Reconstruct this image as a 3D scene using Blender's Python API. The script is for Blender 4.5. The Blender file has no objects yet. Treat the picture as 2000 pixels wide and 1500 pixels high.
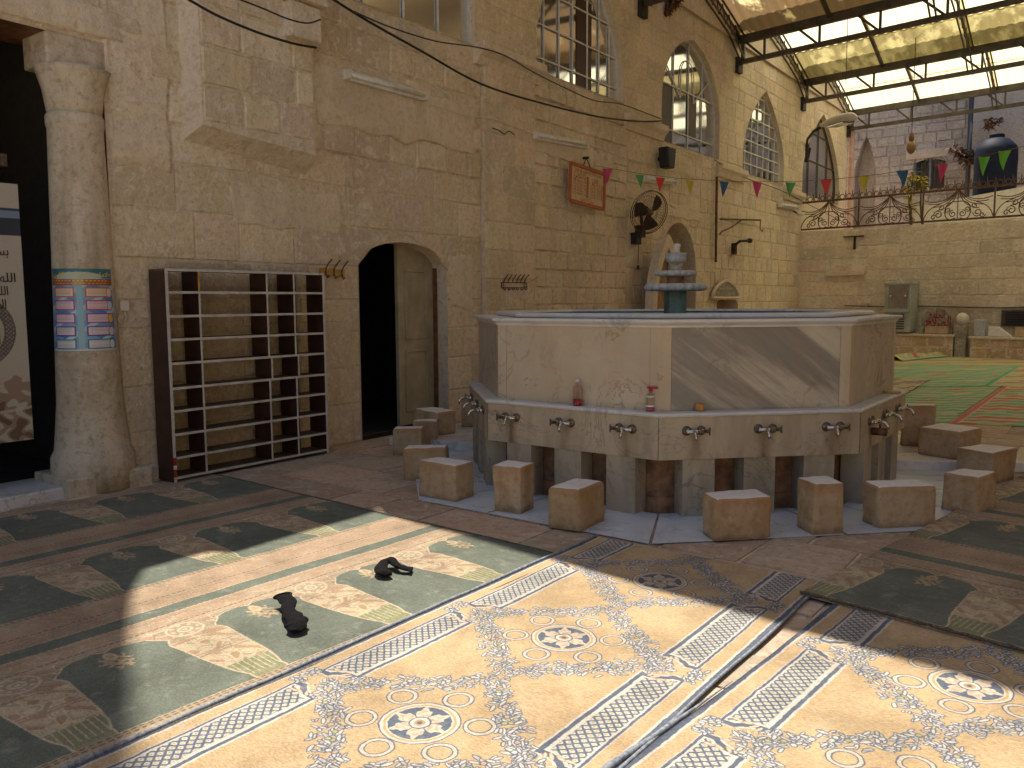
import bpy, math, random, unicodedata
import numpy as np
from mathutils import Vector, Matrix, noise

D = bpy.data
SC = bpy.context.scene
COL = SC.collection
PI = math.pi
rad = math.radians
RNG = random.Random(7)

# ------------------------------------------------------------------ camera
CAMF, PITCH, YAW, ROLL = 1612.7, .1004, .6377, -.0048      # focal length in pixels of a 2000 px wide frame
CAMZ = 1.6
_cy, _sy = math.cos(YAW), math.sin(YAW)
_r = np.array([_cy, _sy, 0.]); _z = np.array([0, 0, 1.]); _fh = np.array([-_sy, _cy, 0.])
CF = _fh * math.cos(PITCH) - _z * math.sin(PITCH)
_u = _fh * math.sin(PITCH) + _z * math.cos(PITCH)
CR = _r * math.cos(ROLL) + _u * math.sin(ROLL)
CU = _u * math.cos(ROLL) - _r * math.sin(ROLL)
CC = np.array([0, 0, CAMZ])
cam = D.cameras.new('camera'); cam.sensor_width = 36; cam.lens = CAMF / 2000 * 36
cam.clip_start = .05; cam.clip_end = 2000
camo = D.objects.new('camera', cam); COL.objects.link(camo)
camo.matrix_world = Matrix(((CR[0], CU[0], -CF[0], CC[0]), (CR[1], CU[1], -CF[1], CC[1]), (CR[2], CU[2], -CF[2], CC[2]), (0, 0, 0, 1)))
SC.camera = camo

# ------------------------------------------------------------------ light
SUN_EL, SUN_AZ = rad(69.5), rad(-58)        # azimuth from +Y towards +X
wd = D.worlds.new('World'); SC.world = wd; wd.use_nodes = True
nt = wd.node_tree; nt.nodes.clear()
sky = nt.nodes.new('ShaderNodeTexSky'); sky.sky_type = 'NISHITA'; sky.sun_disc = False
sky.sun_elevation = SUN_EL; sky.sun_rotation = SUN_AZ; sky.air_density = 1.0; sky.dust_density = 1.6
bg = nt.nodes.new('ShaderNodeBackground'); bg.inputs[1].default_value = .08
wo = nt.nodes.new('ShaderNodeOutputWorld')
nt.links.new(sky.outputs[0], bg.inputs[0]); nt.links.new(bg.outputs[0], wo.inputs[0])
sl = D.lights.new('sun', 'SUN'); sl.energy = 4.0; sl.angle = rad(.6); sl.color = (1, .94, .85)
so = D.objects.new('sun', sl); COL.objects.link(so)
SUNV = Vector((math.sin(SUN_AZ) * math.cos(SUN_EL), math.cos(SUN_AZ) * math.cos(SUN_EL), math.sin(SUN_EL)))
so.rotation_euler = SUNV.to_track_quat('Z', 'Y').to_euler(); so.location = (-8, 10, 30)
SC.view_settings.view_transform = 'Standard'; SC.view_settings.look = 'None'
SC.view_settings.gamma = 1; SC.view_settings.exposure = 0.88; SC.view_settings.use_curve_mapping = False
SC.cycles.max_bounces = 10; SC.cycles.diffuse_bounces = 6; SC.cycles.transparent_max_bounces = 12
SC.cycles.sample_clamp_indirect = 6; SC.cycles.caustics_reflective = False; SC.cycles.caustics_refractive = False
SC.cycles.use_denoising = True

# ------------------------------------------------------------------ measuring helpers (a photo pixel becomes a point on a real plane)
def ray(x, y): return CF + (x - 1000) / CAMF * CR - (y - 750) / CAMF * CU
def proj(p):
    d = np.array(p) - CC; w = d @ CF
    return (1000 + CAMF * (d @ CR) / w, 750 - CAMF * (d @ CU) / w, w)
def G(x, y, z=0.):
    d = ray(x, y); return Vector(CC + (z - CAMZ) / d[2] * d)
def WX(x, y, X=-7.): d = ray(x, y); return Vector(CC + X / d[0] * d)
def WY(x, y, Y): d = ray(x, y); return Vector(CC + Y / d[1] * d)
def AT(x, y, dep): return Vector(CC + dep * ray(x, y))
SKEW = rad(-7.5)
TDIR = Vector((math.cos(SKEW), math.sin(SKEW), 0)); TNRM = Vector((math.sin(SKEW), -math.cos(SKEW), 0))   # back wall runs along TDIR, faces TNRM
def WS(x, y, y0, off=0.):           # point on the skewed plane that starts at (-7, y0)
    o = Vector((-7, y0, 0)) + TNRM * off; d = Vector(ray(x, y))
    t = (o - Vector(CC)).dot(TNRM) / d.dot(TNRM); return Vector(CC) + d * t

# ------------------------------------------------------------------ mesh builder
class MB:
    def __init__(s): s.v = []; s.f = []; s.c = []; s.uv = None; s.mi = []
    def add(s, vs, fs, col=None, mi=0):
        n = len(s.v); s.v += [tuple(p) for p in vs]; s.f += [tuple(i + n for i in q) for q in fs]
        s.c += [col or (1, 1, 1)] * len(vs); s.mi += [mi] * len(fs); return s
    def box(s, a, b, col=None, mi=0):
        x0, y0, z0 = a; x1, y1, z1 = b
        return s.add([(x0, y0, z0), (x1, y0, z0), (x1, y1, z0), (x0, y1, z0), (x0, y0, z1), (x1, y0, z1), (x1, y1, z1), (x0, y1, z1)],
                     [(0, 3, 2, 1), (4, 5, 6, 7), (0, 1, 5, 4), (1, 2, 6, 5), (2, 3, 7, 6), (3, 0, 4, 7)], col, mi)
    def obox(s, c, ax, ay, az, hx, hy, hz, col=None, mi=0):     # oriented box: centre, axes, half sizes
        c = Vector(c); P = []
        for k in (-1, 1):
            for (i, j) in ((-1, -1), (1, -1), (1, 1), (-1, 1)):
                P.append(c + ax * (i * hx) + ay * (j * hy) + az * (k * hz))
        return s.add(P, [(0, 3, 2, 1), (4, 5, 6, 7), (0, 1, 5, 4), (1, 2, 6, 5), (2, 3, 7, 6), (3, 0, 4, 7)], col, mi)
    def bar(s, a, b, w, h, up=Vector((0, 0, 1)), col=None):     # rectangular bar from a to b
        a, b = Vector(a), Vector(b); d = (b - a); L = d.length; d.normalize()
        sd = d.cross(up)
        if sd.length < 1e-4: sd = d.cross(Vector((1, 0, 0)))
        sd.normalize(); u = sd.cross(d).normalized()
        return s.obox((a + b) / 2, d, sd, u, L / 2, w / 2, h / 2, col)
    def tube(s, path, r, n=6, col=None, cap=True):
        P = [Vector(p) for p in path]; rs = r if isinstance(r, (list, tuple)) else [r] * len(P)
        vs = []; ref = None
        for i, p in enumerate(P):
            d = (P[min(i + 1, len(P) - 1)] - P[max(i - 1, 0)]).normalized()
            if ref is None:
                ref = d.orthogonal().normalized()
            ref = (ref - d * ref.dot(d)); ref = ref.normalized() if ref.length > 1e-6 else d.orthogonal().normalized()
            b = d.cross(ref)
            for k in range(n):
                a = 2 * PI * k / n; vs.append(p + (ref * math.cos(a) + b * math.sin(a)) * rs[i])
        fs = []
        for i in range(len(P) - 1):
            for k in range(n):
                k2 = (k + 1) % n; fs.append((i * n + k, i * n + k2, (i + 1) * n + k2, (i + 1) * n + k))
        if cap: fs += [tuple(reversed(range(n))), tuple(range((len(P) - 1) * n, len(P) * n))]
        return s.add(vs, fs, col)
    def lathe(s, prof, c=(0, 0, 0), n=24, col=None, rf=None):    # prof: (r, z) list
        vs = []; c = Vector(c)
        for r, z in prof:
            for k in range(n):
                a = 2 * PI * k / n; rr = r * (rf(a, z) if rf else 1)
                vs.append(c + Vector((rr * math.cos(a), rr * math.sin(a), z)))
        m = len(prof)
        fs = [(i * n + k, i * n + (k + 1) % n, (i + 1) * n + (k + 1) % n, (i + 1) * n + k) for i in range(m - 1) for k in range(n)]
        fs += [tuple(reversed(range(n))), tuple(range((m - 1) * n, m * n))]
        return s.add(vs, fs, col)
    def prism(s, poly, ext, col=None, mi=0):                    # poly: 3-D points, ext: vector
        P = [Vector(p) for p in poly]; e = Vector(ext); n = len(P)
        return s.add(P + [p + e for p in P], [tuple(reversed(range(n))), tuple(range(n, 2 * n))] + [(i, (i + 1) % n, n + (i + 1) % n, n + i) for i in range(n)], col, mi)
    def grid(s, fn, nu, nv, col=None, uvfn=None):
        vs = [fn(i / nu, j / nv) for j in range(nv + 1) for i in range(nu + 1)]
        fs = [(j * (nu + 1) + i, j * (nu + 1) + i + 1, (j + 1) * (nu + 1) + i + 1, (j + 1) * (nu + 1) + i) for j in range(nv) for i in range(nu)]
        if uvfn:
            s.uv = (s.uv or []) + [uvfn(i / nu, j / nv) for j in range(nv + 1) for i in range(nu + 1)]
        return s.add(vs, fs, col)
    def mesh(s, name, mats, smooth=False, tone=False):
        me = D.meshes.new(name); me.from_pydata(s.v, [], s.f)
        for m in (mats if isinstance(mats, (list, tuple)) else [mats]): me.materials.append(m)
        if smooth: me.polygons.foreach_set('use_smooth', [True] * len(me.polygons))
        if any(s.mi): me.polygons.foreach_set('material_index', s.mi)
        if tone:
            a = me.attributes.new('tone', 'FLOAT_COLOR', 'POINT')
            a.data.foreach_set('color', [x for c in s.c for x in (c[0], c[1], c[2], 1)])
        if s.uv:
            l = me.uv_layers.new(name='uv')
            vi = np.empty(len(me.loops), dtype=np.int32); me.loops.foreach_get('vertex_index', vi)
            l.data.foreach_set('uv', np.array(s.uv, dtype=np.float32)[vi].ravel())
        me.update(); return me

def link(o, parent=None):
    COL.objects.link(o)
    if parent is not None:
        o.parent = parent
        o.matrix_parent_inverse = Matrix.Translation(-parent.location)     # parts keep world coordinates
    return o
def obj(name, mb, mats, parent=None, smooth=False, tone=False, label=None, cat=None, group=None, kind=None):
    o = D.objects.new(name, mb.mesh(name, mats, smooth, tone) if isinstance(mb, MB) else mb)
    if label: o['label'] = label
    if cat: o['category'] = cat
    if group: o['group'] = group
    if kind: o['kind'] = kind
    return link(o, parent)
def thing(name, label, cat, loc=(0, 0, 0), group=None):
    o = D.objects.new(name, None); o.empty_display_size = .1; o.location = loc
    o['label'] = label; o['category'] = cat
    if group: o['group'] = group
    return link(o)
def smooth_by_angle(o, ang=40):
    o.data.polygons.foreach_set('use_smooth', [True] * len(o.data.polygons))
    md = o.data
    try: md.set_sharp_from_angle(angle=rad(ang))
    except Exception: pass
def bevel(o, w, seg=2):
    m = o.modifiers.new('bevel', 'BEVEL'); m.width = w; m.segments = seg; m.limit_method = 'ANGLE'; m.angle_limit = rad(35)
    return o
def N3(x, y, z=0.): return noise.noise(Vector((x, y, z)))

# ------------------------------------------------------------------ materials
def newmat(name):
    m = D.materials.new(name); m.use_nodes = True; t = m.node_tree; t.nodes.clear()
    o = t.nodes.new('ShaderNodeOutputMaterial'); b = t.nodes.new('ShaderNodeBsdfPrincipled'); t.links.new(b.outputs[0], o.inputs[0])
    return m, t, b, o
class NT:                                    # tiny node helper
    def __init__(s, t): s.t = t
    def n(s, typ, **kw):
        nd = s.t.nodes.new(typ)
        for k, v in kw.items():
            if k.startswith('i_'): nd.inputs[int(k[2:]) if k[2:].isdigit() else k[2:]].default_value = v
            else: setattr(nd, k, v)
        return nd
    def l(s, a, b): s.t.links.new(a, b)
    def pos(s, scale=(1, 1, 1), rot=(0, 0, 0)):
        g = s.n('ShaderNodeNewGeometry'); m = s.n('ShaderNodeMapping'); m.inputs['Scale'].default_value = scale; m.inputs['Rotation'].default_value = rot
        s.l(g.outputs['Position'], m.inputs[0]); return m.outputs[0]
    def noise(s, vec, scale, detail=4, rough=.6, dist=0):
        k = s.n('ShaderNodeTexNoise'); k.inputs['Scale'].default_value = scale; k.inputs['Detail'].default_value = detail
        k.inputs['Roughness'].default_value = rough; k.inputs['Distortion'].default_value = dist; s.l(vec, k.inputs['Vector']); return k.outputs[0]
    def ramp(s, fac, stops):
        r = s.n('ShaderNodeValToRGB'); e = r.color_ramp.elements
        while len(e) < len(stops): e.new(.5)
        for el, (p, c) in zip(e, stops):
            el.position = p; el.color = (c, c, c, 1) if not isinstance(c, tuple) else (*c, 1)
        s.l(fac, r.inputs[0]); return r.outputs[0]
    def mix(s, a, b, fac, mode='MIX'):
        m = s.n('ShaderNodeMix', data_type='RGBA', blend_type=mode)
        for v, i in ((fac, 0), (a, 6), (b, 7)):
            if hasattr(v, 'links') or hasattr(v, 'is_linked'): s.l(v, m.inputs[i])
            elif isinstance(v, tuple): m.inputs[i].default_value = (*v, 1)
            else: m.inputs[i].default_value = v
        return m.outputs[2]
    def bump(s, h, strength, dist, b, prev=None):
        k = s.n('ShaderNodeBump'); k.inputs['Strength'].default_value = strength; k.inputs['Distance'].default_value = dist
        s.l(h, k.inputs['Height'])
        if prev is not None: s.l(prev, k.inputs['Normal'])
        s.l(k.outputs[0], b.inputs['Normal']); return k.outputs[0]
    def math(s, op, a, b=0.):
        m = s.n('ShaderNodeMath', operation=op)
        for v, i in ((a, 0), (b, 1)):
            if hasattr(v, 'is_linked'): s.l(v, m.inputs[i])
            else: m.inputs[i].default_value = v
        return m.outputs[0]

def stone_mat(name, base, tone=True, blotch=(.30, .22, .13), streak=.35, bump=.5, pale=(.62, .54, .42), obrand=False):
    m, t, b, o = newmat(name); h = NT(t); p = h.pos()
    n1 = h.noise(p, 3.1, 6, .65); n2 = h.noise(p, 17, 5, .7); n3 = h.noise(h.pos((1, 1, .16)), 4.5, 4, .6)
    c = base
    if tone:
        a = h.n('ShaderNodeAttribute', attribute_name='tone'); c = h.mix(base, a.outputs['Color'], 1.0, 'MULTIPLY')
    c = h.mix(c, h.mix(c, pale, .55), h.ramp(n1, [(.5, 0.), (.72, 1.)]))
    c = h.mix(c, h.mix(c, blotch, .75), h.ramp(n2, [(.48, 0.), (.70, .9)]))
    n5 = h.noise(p, .55, 4, .6); c = h.mix(c, h.mix(c, blotch, .45), h.ramp(n5, [(.48, 0.), (.66, 1.)]))
    n6 = h.noise(p, 9, 6, .75, .6); c = h.mix(c, h.mix(c, pale, .65), h.ramp(n6, [(.53, 0.), (.60, .95)]))
    c = h.mix(c, h.mix(c, blotch, .75), h.math('MULTIPLY', h.ramp(n3, [(.52, 0.), (.75, 1.)]), streak))
    pit = h.ramp(h.noise(p, 55, 3, .7), [(.30, 0.), (.40, 1.)])
    c = h.mix(h.mix(c, blotch, .5), c, pit)
    if obrand:
        tc = h.n('ShaderNodeTexCoord'); sx = h.n('ShaderNodeSeparateXYZ'); h.l(tc.outputs['Generated'], sx.inputs[0])
        rim = h.math('ADD', sx.outputs[2], h.math('MULTIPLY', h.math('SUBTRACT', h.noise(p, 11, 4, .7), .5), .5)); c = h.mix(c, (.34, .15, .04), h.math('MULTIPLY', h.ramp(rim, [(.70, 0.), (.97, 1.)]), .55)); c = h.mix(c, (.16, .09, .045), h.math('MULTIPLY', h.ramp(rim, [(.0, 1.), (.16, 0.)]), .6))
        oi = h.n('ShaderNodeObjectInfo'); c = h.mix(c, (.30, .19, .09), h.math('MULTIPLY', oi.outputs['Random'], .35))
    h.l(c, b.inputs['Base Color']); b.inputs['Roughness'].default_value = .88; b.inputs['Specular IOR Level'].default_value = .2
    k = h.bump(h.math('ADD', n2, h.math('MULTIPLY', h.noise(p, 7.5, 6, .72), 1.4)), min(.85, bump * 1.6), .032, b); h.bump(h.math('ADD', h.noise(p, 70, 4, .7), pit), bump, .008, b, k)
    return m
def plain_mat(name, col, rough=.6, metal=0., var=.12, scale=8., bump=0., dirt=None, spec=.5, coat=0.):
    m, t, b, o = newmat(name); h = NT(t); p = h.pos(); n1 = h.noise(p, scale, 5, .65)
    dk = tuple(max(0, x * (1 - 2.2 * var)) for x in col); lt = tuple(min(1, x * (1 + var)) for x in col)
    c = h.mix(dk, lt, h.ramp(n1, [(.3, 0.), (.7, 1.)]))
    if dirt:
        n2 = h.noise(h.pos((1, 1, .3)), scale * .6, 5, .7); c = h.mix(c, dirt, h.ramp(n2, [(.5, 0.), (.75, .75)]))
    h.l(c, b.inputs['Base Color']); b.inputs['Roughness'].default_value = rough; b.inputs['Metallic'].default_value = metal
    b.inputs['Specular IOR Level'].default_value = spec; b.inputs['Coat Weight'].default_value = coat
    if bump: h.bump(h.noise(p, scale * 5, 4, .7), bump, .01, b)
    return m
def marble_mat(name, base, vein, band=None, dirs=None, rot=(0, 0, 0), stain=(.42, .27, .12), rough=.35, stain_amt=.45, veinw=.03, tone=False):
    m, t, b, o = newmat(name); h = NT(t); p = h.pos((1, 1, 1), rot)
    n1 = h.noise(p, 1.6, 8, .62, 1.2)
    c = h.mix(tuple(x * .82 for x in base), base, h.ramp(n1, [(.3, 0.), (.65, 1.)]))
    v = h.math('ABSOLUTE', h.math('SUBTRACT', h.noise(p, 2.3, 7, .62, 1.6), .5))
    vm = h.math('MULTIPLY', h.ramp(v, [(0., 1.), (veinw, 0.)]), h.ramp(h.noise(p, 1.1, 2, .5), [(.42, 0.), (.6, 1.)]))
    c = h.mix(c, vein, vm)
    if band:
        def dot(v, k):
            q = h.n('ShaderNodeVectorMath', operation='DOT_PRODUCT'); h.l(h.pos(), q.inputs[0]); q.inputs[1].default_value = tuple(x * k for x in v); return q.outputs['Value']
        cb = h.n('ShaderNodeCombineXYZ'); h.l(dot(dirs[0], .34), cb.inputs[0]); h.l(dot(dirs[1], 2.6), cb.inputs[1])
        nb = h.noise(cb.outputs[0], 1.15, 9, .62, .35); c2 = h.n('ShaderNodeCombineXYZ'); h.l(dot(dirs[0], .5), c2.inputs[0]); h.l(dot(dirs[1], 9), c2.inputs[1]); nf = h.noise(c2.outputs[0], 1.6, 6, .7, .4)
        f = h.math('ADD', h.math('MULTIPLY', nb, .8), h.math('MULTIPLY', nf, .22))
        c = h.mix(c, band, h.ramp(f, [(.45, 0.), (.54, .75), (.62, .9), (.69, .25)]))
    s1 = h.noise(h.pos((1, 1, .22)), 3.8, 6, .7); c = h.mix(c, h.mix(c, stain, .75), h.math('MULTIPLY', h.ramp(s1, [(.42, 0.), (.68, 1.)]), stain_amt))
    if tone: a = h.n('ShaderNodeAttribute', attribute_name='tone'); c = h.mix(c, a.outputs['Color'], 1.0, 'MULTIPLY')
    h.l(c, b.inputs['Base Color']); r = h.ramp(h.noise(h.pos(), 6, 5, .7), [(.3, rough), (.7, min(1., rough + .25))]); h.l(r, b.inputs['Roughness'])
    h.bump(h.noise(h.pos(), 30, 4, .7), .15, .004, b)
    return m

M = {}
M['stone'] = stone_mat('worn_limestone', (.77, .64, .465), pale=(.86, .77, .62), blotch=(.48, .36, .22))
M['stone_core'] = stone_mat('lime_mortar', (.76, .64, .48), tone=False, bump=.6, pale=(.82, .72, .56), blotch=(.48, .36, .22))
M['plaster'] = stone_mat('old_lime_plaster', (.78, .655, .485), tone=False, blotch=(.48, .36, .22), bump=.35, streak=.6)
M['stone_far'] = stone_mat('grey_rubble_stone', (.60, .53, .46), blotch=(.26, .2, .16), pale=(.70, .63, .56))
M['far_core'] = stone_mat('grey_mortar', (.54, .48, .42), tone=False, blotch=(.25, .2, .16))
M['stone_far_wall'] = stone_mat('opposite_wall_stone', (.42, .33, .22), tone=False)
M['column'] = stone_mat('pale_column_stone', (.62, .52, .38), tone=False, blotch=(.26, .19, .11), streak=.9, bump=.25)
M['paver'] = stone_mat('floor_flagstone', (.50, .385, .285), blotch=(.24, .16, .11), pale=(.58, .49, .39), bump=.2)
M['stool'] = stone_mat('rust_stained_marble', (.57, .42, .255), tone=False, blotch=(.36, .19, .07), streak=1.0, bump=.14, pale=(.60, .49, .34), obrand=True)
M['stool_top'] = stone_mat('skylit_pale_marble', (.78, .74, .70), tone=False, blotch=(.60, .52, .44), streak=.2, bump=.1, pale=(.8, .78, .75))  # pale tops: sky light falling on them is put into the colour
M['marble_face'] = marble_mat('cream_marble', (.60, .49, .345), (.20, .14, .09), stain_amt=.45, veinw=.018)
M['marble_skirt'] = marble_mat('water_stained_marble', (.54, .44, .31), (.22, .17, .12), stain=(.20, .13, .07), stain_amt=.7, veinw=.015, tone=True)
M['marble_pier'] = marble_mat('dark_grey_marble', (.47, .40, .29), (.22, .18, .13), stain=(.17, .12, .07), stain_amt=.8, veinw=.02)  # darker marble with heavier streaks for the piers
M['blue_frame'] = plain_mat('pale_blue_paint', (.34, .43, .58), .5)
_fd = Vector((math.cos(-1.179 + PI / 8 + PI / 2), math.sin(-1.179 + PI / 8 + PI / 2), 0)); _sl = rad(-36)
M['marble_dark'] = marble_mat('banded_grey_marble', (.57, .49, .37), (.2, .16, .12), band=(.19, .175, .15), dirs=(_fd * math.cos(_sl) + Vector((0, 0, math.sin(_sl))), _fd * -math.sin(_sl) + Vector((0, 0, math.cos(_sl)))), stain_amt=.25)
M['marble_side'] = marble_mat('streaked_grey_marble', (.54, .46, .35), (.24, .19, .14), stain=(.25, .18, .1))
M['marble_white'] = marble_mat('pale_marble', (.68, .66, .63), (.35, .36, .38), stain=(.50, .42, .33), rough=.28, stain_amt=.35)
M['marble_apron'] = marble_mat('bluish_white_marble', (.66, .70, .74), (.36, .40, .45), stain=(.45, .42, .38), rough=.22, stain_amt=.35)
M['niche'] = plain_mat('rusty_render', (.34, .18, .09), .85, var=.3, scale=7, bump=.6, dirt=(.12, .07, .04))
M['teal'] = plain_mat('flaking_teal_paint', (.16, .28, .26), .6, var=.25, scale=9, dirt=(.30, .32, .26))
M['blue_tile'] = plain_mat('blue_paint', (.03, .17, .26), .4, var=.25, scale=6)
M['scallop'] = plain_mat('grey_stone', (.50, .50, .50), .8, var=.15, scale=20, bump=.4)
M['chrome'] = plain_mat('worn_chrome', (.62, .58, .52), .24, 1., var=.15, scale=60)
M['tarnish'] = plain_mat('tarnished_metal', (.20, .15, .11), .4, .8, var=.3, scale=60)
M['iron'] = plain_mat('dark_iron', (.035, .026, .02), .6, .3, var=.3, scale=30)
M['rust'] = plain_mat('rusty_iron', (.15, .07, .035), .75, .2, var=.4, scale=25)
M['steel_paint'] = plain_mat('brown_painted_steel', (.085, .068, .045), .55, .1, var=.3, scale=5, dirt=(.14, .09, .05))
M['black'] = plain_mat('black_rubber', (.012, .012, .012), .55, var=.2)
M['dark_room'] = plain_mat('dark_interior', (.055, .048, .04), .9)  # near-black walls stand in for the shade of unlit rooms
M['wood_dark'] = plain_mat('dark_brown_laminate', (.055, .022, .014), .45, var=.25, scale=6)
M['shelf_white'] = plain_mat('pale_edging', (.55, .52, .47), .5, var=.12, scale=9, dirt=(.35, .27, .2))
M['shelf_board'] = plain_mat('brown_shelf_board', (.12, .08, .055), .55, var=.25, scale=9, dirt=(.22, .17, .13))
M['door'] = plain_mat('cream_painted_wood', (.40, .34, .22), .5, var=.12, scale=4, dirt=(.26, .2, .12))
M['white_paint'] = plain_mat('white_enamel', (.72, .70, .64), .4, var=.1, dirt=(.5, .42, .3))
M['cream_plastic'] = plain_mat('cream_plastic', (.68, .63, .52), .45, var=.06)
M['wood_yellow'] = plain_mat('yellow_varnished_wood', (.52, .30, .07), .4, var=.2, scale=20)
M['wood_brown'] = plain_mat('brown_wood', (.20, .085, .035), .55, var=.3, scale=14)
M['sock'] = plain_mat('black_knit', (.016, .015, .016), .95, var=.3, scale=160, bump=.9, spec=.15)
M['cooler'] = plain_mat('grey_green_enamel', (.40, .43, .37), .4, var=.1, dirt=(.3, .28, .2))
M['steel'] = plain_mat('brushed_steel', (.40, .36, .31), .4, .9, var=.1)
M['tank'] = plain_mat('dark_blue_plastic', (.006, .010, .028), .65, var=.15, spec=.2)
M['pipe'] = plain_mat('dark_grey_pipe', (.05, .05, .06), .5)
M['pinkpipe'] = plain_mat('pink_primed_pipe', (.58, .36, .27), .6)
M['grey_stone'] = stone_mat('grey_carved_stone', (.32, .29, .23), tone=False, blotch=(.18, .15, .11))
M['red_paint'] = plain_mat('red_paint', (.36, .03, .02), .7, var=.3, scale=40)
M['ink'] = plain_mat('black_ink', (.02, .018, .016), .6)
M['gold_ink'] = plain_mat('gold_ink', (.75, .50, .10), .5)
M['rust_ink'] = plain_mat('rust_red_ink', (.42, .12, .04), .7)
M['white'] = plain_mat('white_print', (.75, .72, .66), .6)
M['leaf_gold'] = plain_mat('yellow_leaves', (.50, .42, .05), .6, var=.35, scale=20)
M['leaf_dry'] = plain_mat('dry_red_brown_leaves', (.16, .075, .035), .8, var=.4, scale=20)
M['leaf_green'] = plain_mat('dull_green_stem', (.09, .10, .03), .7, var=.3, scale=20)
M['parapet'] = stone_mat('white_limewash', (.74, .70, .62), tone=False, blotch=(.5, .42, .3), bump=.3)
def glass_mat(name, col, rough=.04, refl=.16):
    m, t, b, o = newmat(name); h = NT(t)
    b.inputs['Base Color'].default_value = (*col, 1); b.inputs['Roughness'].default_value = .35; b.inputs['Specular IOR Level'].default_value = .2
    g = h.n('ShaderNodeBsdfGlossy'); g.inputs['Roughness'].default_value = rough
    lw = h.n('ShaderNodeFresnel'); lw.inputs['IOR'].default_value = 1.5
    f = h.math('ADD', h.math('MULTIPLY', lw.outputs[0], 1.6), refl); mx = h.n('ShaderNodeMixShader'); h.l(f, mx.inputs[0]); h.l(b.outputs[0], mx.inputs[1]); h.l(g.outputs[0], mx.inputs[2])
    h.bump(h.noise(h.pos(), 2.2, 2, .5), .06, .02, b)
    h.l(mx.outputs[0], o.inputs[0]); return m
M['glass'] = glass_mat('dusty_window_glass', (.045, .044, .038), .07, .10)
M['glass_blue'] = glass_mat('pale_window_glass', (.16, .18, .17), .2, .08)
M['glass_green'] = glass_mat('green_wired_glass', (.10, .11, .07), .25, .05)
def sheet_mat(name, col, dirt, thr, trans=.8):
    m, t, b, o = newmat(name); h = NT(t); p = h.pos()
    n = h.noise(h.pos((1, .35, 1), (0, 0, SKEW)), 2.6, 7, .62, .3); n2 = h.noise(p, .9, 4, .6)
    f = h.ramp(h.math('ADD', h.math('MULTIPLY', n, .75), h.math('MULTIPLY', n2, .35)), [(thr - .03, 0.), (thr + .05, 1.)])
    c = h.mix(col, dirt, f)
    wv = h.n('ShaderNodeTexWave'); wv.inputs['Scale'].default_value = 1.4; wv.inputs['Distortion'].default_value = .4; h.l(h.pos((1, .02, 1), (0, 0, -SKEW)), wv.inputs[0])
    c = h.mix(c, h.mix(c, (0, 0, 0), .12), wv.outputs[1])
    tr = h.n('ShaderNodeBsdfTranslucent'); df = h.n('ShaderNodeBsdfDiffuse'); h.l(c, tr.inputs[0]); h.l(h.mix(c, (.30, .25, .17), .5), df.inputs[0])
    mx = h.n('ShaderNodeMixShader'); mx.inputs[0].default_value = trans; h.l(df.outputs[0], mx.inputs[1]); h.l(tr.outputs[0], mx.inputs[2]); h.l(mx.outputs[0], o.inputs[0])
    return m
M['sheet_bright'] = sheet_mat('clean_fibreglass', (.86, .79, .52), (.55, .46, .24), .80)
M['sheet_brown'] = sheet_mat('leaf_stained_fibreglass', (.70, .56, .28), (.15, .095, .045), .44, .75)
M['sheet_olive'] = sheet_mat('dusty_fibreglass', (.42, .35, .16), (.22, .175, .07), .50)
# ------------------------------------------------------------------ masonry
UP = Vector((0, 0, 1))
class Opening:
    def __init__(s, c, w, z0, zs, za, p=2., q=.5, depth=.3): s.c, s.w, s.z0, s.zs, s.za, s.p, s.q, s.depth = c, w, z0, zs, za, p, q, depth
    def half(s, z):
        if z < s.z0 - 1e-6 or z >= s.za: return 0.
        if z <= s.zs: return s.w / 2
        t = (z - s.zs) / (s.za - s.zs); return s.w / 2 * max(0., 1 - t ** s.p) ** s.q
    def outline(s, n=14):                     # from bottom left up and over to bottom right
        L = [(s.c - s.w / 2, s.z0), (s.c - s.w / 2, s.zs)]
        R = [(s.c + s.w / 2, s.zs), (s.c + s.w / 2, s.z0)]
        zz = [s.zs + (s.za - s.zs) * math.sin(PI / 2 * k / n) for k in range(1, n)]
        if s.za <= s.zs: return L + R
        return L + [(s.c - s.half(z), z) for z in zz] + [(s.c, s.za)] + [(s.c + s.half(z), z) for z in reversed(zz)] + R
class Face:                                   # a vertical plane: origin, horizontal direction, outward normal
    def __init__(s, o, d, n): s.o, s.d, s.n = Vector(o), Vector(d), Vector(n)
    def p(s, a, z, dep=0.): return s.o + s.d * a + UP * z + s.n * dep
def free_spans(a0, a1, zl, ops):              # spans of a row that no opening cuts through, with their ends at every level
    cuts = [(a0, None)]
    hf = lambda o, z: o.half(o.z0 + .001 if z < o.z0 and zl[-1] > o.z0 + .012 else z)
    act = [o for o in ops if any(hf(o, z) > .01 for z in zl) and o.c - o.w / 2 < a1 and o.c + o.w / 2 > a0]
    act.sort(key=lambda o: o.c)
    spans = []; lo = [a0] * len(zl)
    for o in act:
        spans.append((list(lo), [o.c - hf(o, z) for z in zl])); lo = [o.c + hf(o, z) for z in zl]
    spans.append((list(lo), [a1] * len(zl)))
    return spans
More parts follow.
